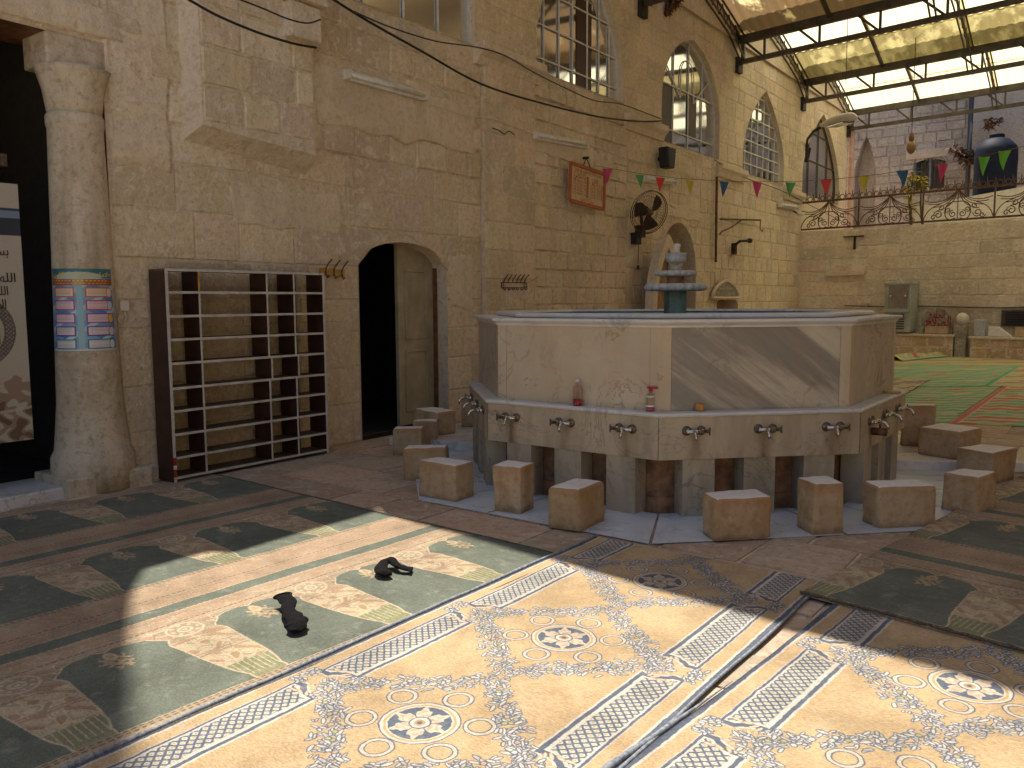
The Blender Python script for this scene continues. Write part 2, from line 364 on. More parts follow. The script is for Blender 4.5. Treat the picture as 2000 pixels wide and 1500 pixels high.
def core_face(mb, F, a0, a1, z0, z1, ops, dz=.08, dep=0.):
    zs = sorted(set([z0, z1] + [round(z_, 4) for o in ops for _, z_ in o.outline() if z0 < z_ < z1] + [round(z0 + dz * k, 4) for k in range(1, int((z1 - z0) / dz) + 1) if z0 + dz * k < z1] + [v for o in ops for v in (o.z0, o.zs, o.za) if z0 < v < z1]))
    for zb, zt in zip(zs[:-1], zs[1:]):
        e = 1e-4
        for lo, hi in free_spans(a0, a1, [zb + e, zt - e], ops):
            if max(h - l for l, h in zip(lo, hi)) < 1e-3: continue
            mb.add([F.p(lo[0], zb, dep), F.p(max(hi[0], lo[0]), zb, dep), F.p(max(hi[1], lo[1]), zt, dep), F.p(lo[1], zt, dep)], [(0, 1, 2, 3)])
def reveal(mb, F, o, sill=True, dep0=.012):
    L = o.outline()
    vs = [F.p(a, z, dep0) for a, z in L] + [F.p(a, z, -o.depth) for a, z in L]; n = len(L)
    mb.add(vs, [(i, i + n, i + n + 1, i + 1) for i in range(n - 1)])
    if sill: mb.add([F.p(L[0][0], L[0][1], dep0), F.p(L[-1][0], L[-1][1], dep0), F.p(L[-1][0], L[-1][1], -o.depth), F.p(L[0][0], L[0][1], -o.depth)], [(0, 1, 2, 3)])
def tone(rng, warm=0.):
    v = rng.uniform(.88, 1.10); k = rng.random()
    if k < .12: return (v * 1.0, v * .95, v * .91)
    if k < .22: return (v * .88, v * .88, v * .88)
    return (v, v * rng.uniform(.96, 1.02), v * rng.uniform(.88, 1.02))
def masonry(F, a0, a1, z0, z1, ops, ch, ln, proud=.016, rough=.006, seed=1, jit=.010, gap=.012, dep=0., skip=0., edge=.016):
    """courses of separate blocks; returns (verts, faces, colour, size in the picture)"""
    rng = random.Random(seed); out = []; z = z0
    while z < z1 - .05:
        h = rng.uniform(*ch)
        if z + h > z1 - ch[0] * .5: h = z1 - z
        for o in ops:
            if z + .045 < o.z0 < z + h - .01: h = o.z0 - z
        zl = [z + gap / 2, z + gap / 2 + edge, z + h * .5, z + h - gap / 2 - edge, z + h - gap / 2]
        for lo, hi in free_spans(a0, a1, zl, ops):
            mlo, mhi = min(lo), max(hi)
            if mhi - mlo < .07: continue
            js = [mlo]
            while js[-1] < mhi:
                js.append(js[-1] + rng.uniform(*ln))
            js[-1] = mhi
            if len(js) > 2 and js[-1] - js[-2] < ln[0] * .55: js.pop(-2)
            for b0, b1 in zip(js[:-1], js[1:]):
                if rng.random() < skip: continue
                q = F.p((b0 + b1) / 2, z + h / 2)
                pr = proj(q)
                vis = pr[2] > .5 and -160 < pr[0] < 2160 and -160 < pr[1] < 1660
                if not vis: continue
                g2 = gap * rng.uniform(.15, 1.1); S0 = [max(b0, l) + gap / 2 for l in lo]; S1 = [min(b1, r) - g2 for r in hi]
                if max(e - s for s, e in zip(S0, S1)) < .05: continue
                d = proud * rng.uniform(.35, 1.45); sk = rng.uniform(-1, 1) * rough * .6; vs = []
                for j, zz in enumerate(zl):
                    s0, s1 = S0[j], S1[j]
                    if s1 < s0 + .004:
                        if hi[j] < b1: s0 = s1 - .004
                        else: s1 = s0 + .004
                    w = s1 - s0; e = min(edge, w * .3)
                    for i, sa in enumerate((s0, s0 + e, s0 + w * .36, s0 + w * .66, s1 - e, s1)):
                        bd = i in (0, 5) or j in (0, 4)
                        dd = -.007 if bd else d + sk * (i - 2.5) / 2 + rng.uniform(-1, 1) * rough
                        ja = rng.uniform(-jit, jit) if bd and 0 < j < 4 else 0
                        jz = rng.uniform(-jit, jit) if bd and 0 < i < 5 else 0
                        vs.append(F.p(sa + ja, zz + jz, dd + dep))
                fs = [(j * 6 + i, j * 6 + i + 1, (j + 1) * 6 + i + 1, (j + 1) * 6 + i) for j in range(4) for i in range(5)]
                size = (S1[2] - S0[2]) * h / pr[2] ** 2
                inside = 0 < pr[0] < 2000 and 0 < pr[1] < 1500
                out.append((vs, fs, tone(rng), size * (1 if inside else .05)))
        z += h
    return out
def crisp(o):
    try: o.data.set_sharp_from_angle(angle=rad(24))
    except Exception: pass
    return o
def lay_stones(parent, stones, mat, limit=290, name='stone', rest='small_stones'):
    stones = sorted(stones, key=lambda q: -q[3])
    for vs, fs, c, s in stones[:limit]:
        mb = MB(); mb.add(vs, fs, c); crisp(obj(name, mb, mat, parent, True, True))
    if len(stones) > limit:
        mb = MB()
        for vs, fs, c, s in stones[limit:]: mb.add(vs, fs, c)
        crisp(obj(rest, mb, mat, parent, True, True, kind='stuff'))

# ------------------------------------------------------------------ ground and courtyard floor
def fz(x, y):
    t = min(1, max(0, (y - 9.2) / 11.5)); return .27 * t * t * (3 - 2 * t)
mb = MB(); mb.box((-400, -400, -.9), (400, 400, -.30)); obj('ground', mb, M['stone_core'], kind='structure')
floor = MB(); floor.grid(lambda u, v: (-7.3 + 17 * u, -9 + 32.5 * v, fz(0, -9 + 32.5 * v) - .006), 4, 60)
floor = obj('courtyard_floor', floor, M['stone_core'], kind='structure', smooth=True)
BC = Vector((-3.447, 7.265, 0)); BROT = -1.179
def octv(R, z, k, rot=BROT): a = rot + (k) * PI / 4; return BC + Vector((R * math.cos(a), R * math.sin(a), z))
def octr(p):                                  # octagonal radius of a ground point about the basin
    a = (math.atan2(p[1] - BC.y, p[0] - BC.x) - BROT) % (PI / 4); return math.hypot(p[0] - BC.x, p[1] - BC.y) * math.cos(a - PI / 8) / math.cos(PI / 8)
# flagstones
rng = random.Random(21); pav = []; y = 2.3
while y < 12.3:
    h = rng.uniform(.36, .66); x = -7.0
    while x < 3.2:
        w = rng.uniform(.45, 1.05); c = (x + w / 2, y + h / 2); pr = proj((c[0], c[1], 0))
        hid = (-6.7 < c[0] - w / 2 and c[0] + w / 2 < -1.5 and c[1] + h / 2 < 4.1) or octr(c) < 1.7 or (c[0] - w / 2 > -.95 and c[1] + h / 2 < 6.4) or (c[1] < 2.9)
        if pr[2] > .5 and -60 < pr[0] < 2060 and pr[1] < 1500 and not hid and octr(c) > 1.9:
            g = .006; z0 = fz(*c); j = lambda: rng.uniform(-.012, .012)
            P = [(x + g + j(), y + g + j()), (x + w - g + j(), y + g + j()), (x + w - g + j(), y + h - g + j()), (x + g + j(), y + h - g + j())]
            tz = rng.uniform(.002, .006); vs = [(*p, z0 - .02) for p in P] + [(c[0] + (p[0] - c[0]) * (1 - .012 / w), c[1] + (p[1] - c[1]) * (1 - .012 / h), fz(*p) + tz + rng.uniform(-.0015, .0015)) for p in P]
            t = rng.uniform(.78, 1.15); k = rng.random()
            colr = (t, t * .93, t * .88) if k < .35 else ((t, t, t * .98) if k < .8 else (t * .95, t * 1.0, t * .95))
            pav.append((vs, [(4, 5, 6, 7), (0, 1, 5, 4), (1, 2, 6, 5), (2, 3, 7, 6), (3, 0, 4, 7)], colr, w * h / pr[2] ** 2))
        x += w
    y += h
pav.sort(key=lambda q: -q[3])
for vs, fs, c, s in pav[:250]:
    mb = MB(); mb.add(vs, fs, c); obj('flagstone', mb, M['paver'], floor, tone=True)
if len(pav) > 250:
    mb = MB()
    for vs, fs, c, s in pav[250:]: mb.add(vs, fs, c)
    obj('small_flagstones', mb, M['paver'], floor, tone=True, kind='stuff')
# marble slabs in a ring round the basin
for k in range(8):
    for (f0, f1) in ((0, .34), (.34, .67), (.67, 1)):
        mb = MB(); P = []
        for R, ff in ((1.92, f0 + .006), (1.92, f1 - .006), (2.69, f1 - .006), (2.69, f0 + .006)):
            P.append(octv(R, .008 + rng.uniform(0, .002), k - 1).lerp(octv(R, .008, k), ff))
        mb.prism(P, (0, 0, .006)); obj('marble_slab', mb, M['marble_apron'], floor)

# ------------------------------------------------------------------ the long hall on the left
HALL = thing('stone_hall', 'long weathered limestone hall with a row of tall arched windows along the courtyard', 'building', (-7, 12, 0))
FW = Face((-7, 0, 0), (0, 1, 0), (1, 0, 0))        # a = Y
o_left = Opening(2.2, 3.0, -.02, 3.74, 3.75, depth=.55)
o_door = Opening(7.285, 1.51, -.02, 1.99, 2.30, depth=.27)
o_niche = Opening(14.86, 1.60, -.02, 2.12, 3.08, depth=.6)
o_small = Opening(17.35, 1.16, .5, 1.63, 1.64, depth=.35)
w1 = Opening(7.05, 3.24, 4.90, 5.5, 7.0, depth=.12); w2 = Opening(11.34, 2.56, 4.90, 5.35, 6.95, 1.75, .8, depth=.14)
w3 = Opening(15.38, 2.66, 4.51, 5.25, 6.58, 2., .62, depth=.14); w4 = Opening(19.42, 2.70, 4.42, 4.9, 6.42, 1.7, .92, depth=.14)
w5 = Opening(23.95, 3.4, 4.36, 4.9, 6.68, 1.7, .95, depth=.14)
LOW = [o_left, o_door, o_niche, o_small]; WIN = [w1, w2, w3, w4, w5]
core = MB()
core_face(core, FW, -6, 26.45, -.3, 4.85, LOW + WIN, dep=-.004); core_face(core, FW, -6, 26.45, 4.85, 7.46, WIN, dep=-.004)
for o in LOW[1:]: reveal(core, FW, o)
# the thick wall behind, its flat roof, its far end and the tall tower block over the near doorway
core.add([(-7, 26.45, -.3), (-7, 26.45, 7.46), (-16, 26.45, 7.46), (-16, 26.45, -.3)], [(0, 1, 2, 3)])
core.add([(-7, -6, 7.46), (-16, -6, 7.46), (-16, 26.45, 7.46), (-7, 26.45, 7.46)], [(0, 1, 2, 3)])
core.add([(-16, -6, -.3), (-16, 26.45, -.3), (-16, 26.45, 7.46), (-16, -6, 7.46)], [(3, 2, 1, 0)])
core.add([(-7, -6, -.3), (-16, -6, -.3), (-16, -6, 7.46), (-7, -6, 7.46)], [(0, 1, 2, 3)])
obj('wall_core', core, M['stone_core'], HALL)
tw = MB(); prof = [(.6, 7.465), (4.05, 7.465), (4.04, 7.55), (4.0, 8.27), (4.0, 9.3), (4.05, 11.2), (4.13, 13.7), (4.2, 16), (.6, 16.)]
tw.prism([(-7.02, a, z) for a, z in prof], (-3.6, 0, 0)); obj('tower_block', tw, M['stone_core'], HALL)
for o in WIN: wr = MB(); reveal(wr, FW, o); obj('window_reveal', wr, M['plaster'], HALL)
# reveal of the near doorway with its lintel
dr = MB(); reveal(dr, FW, o_left, False); obj('doorway_reveal', dr, M['wood_brown'], HALL)

st = []
st += masonry(FW, 3.72, 6.40, 0, 1.62, [o_left], (.40, .62), (.45, .95), .004, .0015, 3, edge=.010, gap=.009)
st += masonry(FW, 3.72, 8.77, 1.62, 3.2, [o_left, o_door], (.34, .46), (.45, .85), .006, .0025, 4, edge=.012, gap=.010)
st += masonry(FW, 6.40, 8.77, 0, 1.62, [o_door], (.36, .5), (.3, .55), .006, .002, 5, edge=.012, gap=.010)
st += masonry(FW, 3.72, 8.77, 3.2, 4.88, [o_left], (.28, .38), (.34, .62), .020, .010, 6, jit=.016, edge=.022)
st += masonry(FW, .0, 3.72, 3.76, 5.6, [], (.45, .6), (.8, 1.4), .006, .003, 16, edge=.02)
st += masonry(FW, 9.96, 12.76, 0, 3.3, [], (.25, .34), (.28, .52), .016, .008, 7, jit=.016, gap=.014)
st += masonry(FW, 9.96, 12.76, 3.3, 4.88, [], (.25, .36), (.28, .5), .024, .013, 8, jit=.016)
st += masonry(FW, 12.76, 16.62, .9, 4.45, [o_niche], (.26, .38), (.28, .55), .008, .004, 9, jit=.012, gap=.014, edge=.012)
st += masonry(FW, 16.62, 22.1, .9, 4.35, [o_small], (.28, .40), (.30, .62), .010, .004, 10, gap=.016, edge=.012, jit=.012)
st += masonry(FW, 8.66, 26.4, 4.88, 7.32, WIN, (.27, .34), (.32, .62), .005, .002, 11, gap=.010, edge=.010)
st += masonry(FW, 4.0, 8.66, 4.88, 6.2, WIN, (.27, .34), (.32, .62), .010, .004, 12, gap=.010, edge=.016)
st += masonry(FW, 12.7, 22.2, 4.2, 4.88, WIN, (.22, .30), (.32, .6), .010, .004, 13)
# pilaster under the second window and the one past the niche
FP = Face((-6.94, 0, 0), (0, 1, 0), (1, 0, 0))
pil = MB(); pil.box((-7.05, 8.77, -.2), (-6.94, 9.95, 4.70)); obj('pilaster', pil, M['stone_core'], HALL)
st += masonry(FP, 8.775, 9.945, 0, 4.70, [], (.36, .43), (.38, .7), .007, .002, 14, gap=.008, edge=.014, jit=.003)
lay_stones(HALL, st, M['stone'], 295)

# plaster patches that smear over the stones
def patch(F, a0, a1, z0, z1, seed, dep=.022, n=40, amp=.09, name='plaster_patch'):
    rng = random.Random(seed); P = []; amp = min(amp, .13 * min(a1 - a0, z1 - z0))
    per = [(a0, z0), (a1, z0), (a1, z1), (a0, z1)]
    for k in range(4):
        (xa, ya), (xb, yb) = per[k], per[(k + 1) % 4]
        for i in range(n // 4):
            t = i / (n // 4); x, y_ = xa + (xb - xa) * t, ya + (yb - ya) * t
            d = N3(x * 2.3 + seed, y_ * 2.3, seed * 1.7) * amp * 1.6 + rng.uniform(-.02, .02)
            nx, ny = (0, -1) if k == 0 else (1, 0) if k == 1 else (0, 1) if k == 2 else (-1, 0)
            P.append((x + nx * d + rng.uniform(-.02, .02), y_ + ny * d))
    c = (sum(p[0] for p in P) / len(P), sum(p[1] for p in P) / len(P)); m = len(P); mb = MB()
    rings = [(1., -.004), (.985, dep * .8), (.9, dep), (.5, dep * 1.08)]
    vs = [F.p(c[0] + (p[0] - c[0]) * s, c[1] + (p[1] - c[1]) * s, d + N3(p[0] * 3, p[1] * 3, seed) * .003) for s, d in rings for p in P] + [F.p(*c, dep * 1.1)]
    fs = [(r * m + i, r * m + (i + 1) % m, (r + 1) * m + (i + 1) % m, (r + 1) * m + i) for r in range(3) for i in range(m)] + [(3 * m + i, 3 * m + (i + 1) % m, 4 * m) for i in range(m)]
    mb.add(vs, fs); return obj(name, mb, M['plaster'], HALL, True)
patch(FW, 5.95, 8.70, 3.50, 4.12, 2, .034); patch(FW, 9.98, 12.3, 3.72, 4.0, 3, .03); 
patch(FW, 8.10, 8.55, 1.5, 2.2, 6, .012, amp=.05)
patch(FW, 3.74, 4.3, 2.75, 5.2, 7, .02, amp=.04); patch(FW, 12.8, 13.3, 2.2, 2.7, 9, .02)
patch(FW, .3, 3.9, 3.80, 4.05, 10, .03, amp=.02); patch(FW, 4.9, 6.3, 2.35, 2.75, 12, .010); patch(FW, 14.0, 15.8, 3.15, 3.42, 13, .022, amp=.05)


# moulded cornice blocks at the foot of the window piers
for (a0, a1, zt, d) in ((8.62, 10.06, 4.93, .20), (12.62, 14.06, 4.74, .16), (16.60, 18.06, 4.42, .15), (20.78, 22.15, 4.34, .15)):
    mb = MB(); prof = [(0, 0), (.35, 0), (.55, .28), (.55, .34), (.8, .5), (1, .62), (1, 1), (0, 1)]
    mb.prism([FW.p(a0, zt - .26 + z * .26, x * d) for x, z in prof], (0, a1 - a0, 0)); bevel(obj('cornice_block', mb, M['plaster'], HALL), .008)
# great corbelled buttress high on the left with its bracket stone
FB = Face((-6.66, 0, 0), (0, 1, 0), (1, 0, 0)); bt = MB()
bt.prism([(-7.02, 4.30, 3.02), (-6.70, 4.44, 3.20), (-6.70, 4.44, 7.2), (-7.02, 4.30, 7.2)], (0, 0, 0))
bt = MB(); y0, y1 = 4.50, 5.80
bt.add([(-7.02, y0 - .10, 3.05), (-6.80, y0, 3.20), (-6.80, y1, 3.10), (-7.02, y1 + .02, 2.91), (-7.02, y0 - .10, 7.3), (-6.80, y0, 7.3), (-6.80, y1, 7.3), (-7.02, y1 + .02, 7.3)],
       [(0, 3, 2, 1), (4, 5, 6, 7), (0, 1, 5, 4), (1, 2, 6, 5), (2, 3, 7, 6)]); bm_ = obj('buttress', bt, M['stone_core'], HALL)
FB = Face((-6.80, 0, 0), (0, 1, 0), (1, 0, 0))
stb = masonry(FB, y0 + .005, y1 - .005, 3.23, 5.4, [], (.30, .38), (.38, .62), .012, .006, 41, jit=.012)
for vs, fs, c, s in stb: crisp(obj('stone', MB().add(vs, fs, c), M['stone'], bm_, True, True))
mb = MB(); mb.prism([FB.p(5.42, 4.18, -.05), FB.p(5.80, 4.18, -.05), FB.p(5.80, 4.52, -.05), FB.p(5.42, 4.52, -.05)], (.20, 0, 0)); bevel(obj('bracket_stone', mb, M['stone_core'], HALL), .02)
mb = MB(); mb.prism([FB.p(5.38, 4.53, -.05), FB.p(5.84, 4.53, -.05), FB.p(5.90, 5.2, -.05), FB.p(5.34, 5.2, -.05)], (.26, 0, 0)); bevel(obj('bracket_stone', mb, M['stone_core'], HALL), .02)

# ------------------------------------------------------------------ windows of the hall
def arched_window(o, vbars, hbars, glass, frame, lights=(), fan=False, bar=.022):
    F = FW; w = MB(); L = o.outline(); xd = -o.depth + .02
    for (p, q) in zip(L[:-1], L[1:]): w.bar(F.p(*p, xd), F.p(*q, xd), .035, .045, Vector((1, 0, 0)))
    w.bar(F.p(*L[0], xd), F.p(*L[-1], xd), .05, .06, Vector((1, 0, 0)))
    fr = obj('window', w, M[frame], HALL)
    g = MB(); g.add([F.p(a, z, xd - .012) for a, z in L], [tuple(range(len(L)))]); obj('pane', g, M[glass], fr)
    b = MB()
    for t in vbars:
        a = o.c - o.w / 2 + o.w * t; z = o.z0
        zt = max((z_ for z_ in np.linspace(o.z0, o.za, 80) if o.half(z_) > abs(a - o.c)), default=o.z0)
        b.bar(F.p(a, o.z0, xd + .005), F.p(a, zt, xd + .005), bar, bar, Vector((1, 0, 0)))
    for z in hbars:
        hw = o.half(z); b.bar(F.p(o.c - hw, z, xd + .007), F.p(o.c + hw, z, xd + .007), bar, bar, Vector((1, 0, 0)))
    if fan:
        zc = o.zs + .22; R = .30
        b.tube([F.p(o.c + R * math.cos(a), zc + .42 + R * 1.1 * math.sin(a), xd + .008) for a in np.linspace(0, PI, 12)], bar * .5, 5)
        for s_ in (-1, 1):
            b.bar(F.p(o.c + s_ * R, zc + .42, xd + .008), F.p(o.c + s_ * R, zc, xd + .008), bar * .8, bar, Vector((1, 0, 0)))
            b.bar(F.p(o.c + s_ * .3, zc, xd + .008), F.p(o.c + s_ * 1.0, zc + .55, xd + .008), bar * .8, bar, Vector((1, 0, 0)))
    obj('glazing_bar', b, M[frame], fr)
    for (a0, a1, z0, z1, mat) in lights:
        p = MB(); p.add([F.p(a0, z0, xd - .004), F.p(a1, z0, xd - .004), F.p(a1, z1, xd - .004), F.p(a0, z1, xd - .004)], [(0, 1, 2, 3)]); obj('shutter_panel', p, M[mat], fr)
arched_window(w1, (.2, .42, .62, .81), (5.6, 6.2), 'glass_blue', 'white_paint')
arched_window(w2, (.14, .30, .45, .62, .76, .89), (5.14, 5.62, 6.12, 6.5), 'glass', 'white_paint', [(11.34, 11.8, 4.93, 6.3, 'wood_dark')])
arched_window(w3, (.27, .52, .76), (4.80, 5.62), 'glass', 'white_paint', [(14.1, 14.75, 4.53, 5.6, 'wood_dark'), (15.4, 15.85, 4.83, 5.6, 'wood_dark')], True)
arched_window(w4, [k / 7 for k in range(1, 7)], [4.42 + .26 * k for k in range(1, 8)], 'glass', 'white_paint', bar=.026)
arched_window(w5, (.25, .5, .75), (5.35, 6.1), 'glass_green', 'steel_paint')

# ------------------------------------------------------------------ arched door with its open cream leaf
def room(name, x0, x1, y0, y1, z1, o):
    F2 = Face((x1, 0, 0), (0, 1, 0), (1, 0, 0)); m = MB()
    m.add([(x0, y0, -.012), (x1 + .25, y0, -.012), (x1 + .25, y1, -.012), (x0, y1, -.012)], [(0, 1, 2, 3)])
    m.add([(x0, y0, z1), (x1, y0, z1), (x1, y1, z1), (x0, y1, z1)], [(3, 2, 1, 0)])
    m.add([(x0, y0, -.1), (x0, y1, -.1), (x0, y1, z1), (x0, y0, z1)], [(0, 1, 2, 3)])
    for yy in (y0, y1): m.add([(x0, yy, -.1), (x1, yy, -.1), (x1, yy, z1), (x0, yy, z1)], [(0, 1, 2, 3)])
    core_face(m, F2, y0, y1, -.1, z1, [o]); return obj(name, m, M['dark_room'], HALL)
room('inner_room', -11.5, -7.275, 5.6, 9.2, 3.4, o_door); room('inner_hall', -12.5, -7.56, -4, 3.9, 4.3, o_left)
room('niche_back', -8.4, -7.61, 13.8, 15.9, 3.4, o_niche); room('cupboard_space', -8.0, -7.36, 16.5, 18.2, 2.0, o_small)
# leaf: closed half on the right of the opening
pL, pR = WX(750, 640, -7.46).y, 8.02
leaf = MB(); FD = Face((-7.21, 0, 0), (0, 1, 0), (1, 0, 0)); od = Opening(7.285, 1.50, .03, 2.02, 2.32)
pts = [(pL, .05), (pR, .05), (pR, 2.0)] + [(a, od.zs + (od.za - od.zs) * max(0, 1 - ((a - od.c) / (od.w / 2)) ** 2) ** .5) for a in np.linspace(pR - .02, pL, 8)]
leaf.prism([FD.p(a, z, 0) for a, z in pts], (-.05, 0, 0)); lf = obj('door', leaf, M['door'], HALL)
for (z0, z1) in ((.22, .98), (1.14, 1.98)):
    q = MB(); a0, a1 = pL + .13, pR - .14
    for (A, B) in (((a0, z0), (a1, z0)), ((a1, z0), (a1, z1)), ((a1, z1), (a0, z1)), ((a0, z1), (a0, z0))): q.bar(FD.p(*A, .006), FD.p(*B, .006), .03, .022, Vector((1, 0, 0)))
    bevel(obj('door_panel', q, M['door'], lf), .005)
q = MB(); q.bar(FD.p(8.06, .0, .02), FD.p(8.06, 2.02, .02), .06, .08, Vector((1, 0, 0))); obj('door_post', q, M['wood_brown'], HALL)
q = MB(); q.box((-7.24, 6.54, -.011), (-7.03, 8.03, .006)); obj('door_sill', q, M['iron'], HALL)

# ------------------------------------------------------------------ near doorway: threshold, column, shade in the slot
mb = MB(); mb.box((-7.5, .7, -.05), (-6.90, 3.18, .10)); bevel(obj('threshold', mb, M['marble_white'], HALL), .012)
CX_ = -7.10; CY_ = WX(150, 300, CX_).y
colm = MB()
prof = [(.335, .02), (.335, .20), (.33, .30), (.30, .36), (.285, .5), (.262, .75), (.252, 1.1), (.240, 1.6), (.225, 2.4), (.212, 3.02), (.222, 3.06), (.222, 3.12), (.205, 3.15)]
colm.lathe(prof, (CX_, CY_, 0), 32); cl = obj('column', colm, M['column'], HALL, True)
mb = MB(); mb.lathe([(.205, 3.14), (.215, 3.2), (.235, 3.34), (.27, 3.46), (.29, 3.50)], (CX_, CY_, 0), 32, rf=lambda a, z: 1 + .05 * math.cos(8 * a) * (z - 3.14) * 2.2); obj('capital', mb, M['column'], cl, True)
mb = MB(); mb.box((-7.4, CY_ - .25, 3.50), (-6.99, CY_ + .32, 3.765)); bevel(obj('capital_block', mb, M['column'], cl), .02)
mb = MB(); mb.box((-7.42, CY_ - .36, -.02), (-6.80, CY_ + .36, .17)); mb.box((-7.42, CY_ - .40, -.02), (-6.77, CY_ + .40, .012)); bevel(obj('column_plinth', mb, M['column'], cl), .015)
mb = MB(); mb.box((-7.10, CY_ + .362, -.02), (-6.93, 4.10, .155)); bevel(obj('wall_plinth', mb, M['stone_core'], HALL), .012)
mb = MB(); mb.box((-7.5, 3.60, .2), (-7.14, 3.74, 3.4)); obj('slot_shade', mb, M['dark_room'], HALL)  # dark box put in for the shade between column and wall
# pale green daylight in a window deep inside
m, t, b, o_ = newmat('far_window_light'); b.inputs['Base Color'].default_value = (.3, .35, .1, 1); b.inputs['Emission Color'].default_value = (.55, .58, .18, 1); b.inputs['Emission Strength'].default_value = .45
mb = MB(); P = [WX(x, y, -12.4) for x, y in ((-70, 262), (-70, 120), (-30, 128), (-8, 150), (6, 190), (16, 240), (16, 262))]; mb.add(P, [tuple(range(len(P)))]); obj('inner_window', mb, m, HALL)
mb = MB(); mb.box((-7.42, 2.5, 2.70), (-7.34, 3.06, 2.80)); mb.box((-7.42, .8, 2.36), (-7.36, 3.1, 2.42)); obj('door_closer', mb, M['tarnish'], HALL)
# ------------------------------------------------------------------ marble ablution basin
BAS = thing('ablution_basin', 'large octagonal marble ablution basin with taps all round its lower ledge', 'basin', (BC.x, BC.y, 0))
RB, RU, RL, RT, RS = 1.985, 1.945, 2.071, 2.000, 2.053
ZL, ZT = .7865, 1.458
def face_frame(k, R):                          # face between corner k-1 and k
    a, b = octv(R, 0, k - 1), octv(R, 0, k); d = (b - a); L = d.length; d.normalize(); n = Vector((d.y, -d.x, 0))
    return a, d, n, L
def octring(mb, R0, z0, R1, z1):
    vs = [octv(R0, z0, k) for k in range(8)] + [octv(R1, z1, k) for k in range(8)]
    mb.add(vs, [(k, (k + 1) % 8, 8 + (k + 1) % 8, 8 + k) for k in range(8)])
def octsolid(prof):
    mb = MB()
    for (r0, z0), (r1, z1) in zip(prof[:-1], prof[1:]): octring(mb, r0, z0, r1, z1)
    return mb
# inner drum, skirt, ledge, upper panels, cornice slab, rim, water
obj('drum', octsolid([(1.86, 0), (1.86, .12), (1.84, .125), (1.84, .60), (1.0, .60)]), M['niche'], BAS)
for k in range(8):
    a, d, n, L = face_frame(k, RS)
    sk = MB(); e = .004
    b0 = a - n * .004
    sk.prism([b0 + d * e + UP * .443, b0 + d * (L - e) + UP * .443, b0 + d * (L - e) + UP * (ZL - .035), b0 + d * e + UP * (ZL - .035)], -n * .046)
    nu, nv = 72, 16; i0 = len(sk.v); sk.grid(lambda u, v: a + d * (e + (L - 2 * e) * u) + UP * (.443 + (ZL - .035 - .443) * v), nu, nv)
    tps = (.155, .49, .83) if k == 0 else (.17, .52, .86) if k == 1 else (.2, .5, .8)
    for j in range(nv + 1):                     # limescale and rust run down the slab under each tap
        for i in range(nu + 1):
            u, z = i / nu, .443 + (ZL - .035 - .443) * j / nv; t_ = 0.
            for q, tp0 in enumerate(tps):
                w = .045 + .03 * N3(q * 3.1 + k, z * 6); dx = (u - tp0) * L - .03 * N3(z * 9, q + k * 2.3); t_ = max(t_, math.exp(-(dx / w) ** 2) * min(1, max(0, (.67 - z) / .05)) * (.65 + .5 * N3(u * 30, z * 5, k)))
            t_ = min(.72, max(0, t_) * .75); sk.c[i0 + j * (nu + 1) + i] = (1 - t_ * .80, 1 - t_ * .92, 1 - t_)
    o = obj('skirt_panel', sk, M['marble_skirt'], BAS, tone=True)
    for c in (.20, .50, .80):
        pr_ = MB(); h = L * .078; p0 = a + d * (L * c)
        pr_.prism([p0 - d * h - n * .012 + UP * .0, p0 + d * h - n * .012, p0 + d * h - n * .012 + UP * .443, p0 - d * h - n * .012 + UP * .443], -n * .17)
        obj('pier', pr_, M['marble_pier'], BAS)
    a, d, n, L = face_frame(k, RU)
    up = MB(); w = .085
    up.prism([a + d * w + UP * ZL, a + d * (L - w) + UP * ZL, a + d * (L - w) + UP * (ZT - .055), a + d * w + UP * (ZT - .055)], -n * .04)
    obj('wall_panel', up, M[{0: 'marble_face', 1: 'marble_dark'}.get(k, 'marble_side')], BAS)
for k in range(8):                             # corner strips
    a, d, n, L = face_frame(k, RU + .002); a2, d2, n2, L2 = face_frame((k + 1) % 8, RU + .002)
    c = octv(RU + .002, ZL, k); mb = MB()
    P = [c - d * .083, c, c + d2 * .083, c + d2 * .083 - n2 * .04, c - (n + n2) * .03, c - d * .083 - n * .04]
    mb.prism(P, (0, 0, ZT - .055 - ZL)); obj('corner_strip', mb, M['marble_face'], BAS)
obj('ledge', octsolid([(1.9, ZL - .034), (RL - .012, ZL - .034), (RL, ZL - .026), (RL + .004, ZL - .016), (RL, ZL - .006), (RL - .012, ZL), (1.9, ZL)]), M['marble_white'], BAS)
obj('cornice', octsolid([(1.90, ZT - .058), (RU + .012, ZT - .058), (RU + .018, ZT - .042), (RT - .006, ZT - .024), (RT, ZT - .018), (RT, ZT - .004), (RT - .004, ZT), (1.55, ZT), (1.55, ZT - .02)]), M['marble_white'], BAS)
obj('rim', octsolid([(1.74, ZT), (1.765, ZT + .006), (1.772, ZT + .018), (1.765, ZT + .032), (1.74, ZT + .042), (1.70, ZT + .042), (1.675, ZT + .036), (1.665, ZT + .02), (1.665, ZT - .02)]), M['marble_white'], BAS)
obj('inner_lining', octsolid([(1.664, ZT + .02), (1.664, .95), (.01, .95)]), M['blue_tile'], BAS)
m, t, b, o_ = newmat('still_water'); b.inputs['Base Color'].default_value = (.02, .10, .14, 1); b.inputs['Roughness'].default_value = .04
h = NT(t); h.bump(h.noise(h.pos(), 7, 3, .5), .05, .02, b); M['water'] = m
mb = MB(); mb.add([octv(1.663, 1.30, k) for k in range(8)], [tuple(range(8))]); obj('water', mb, m, BAS)
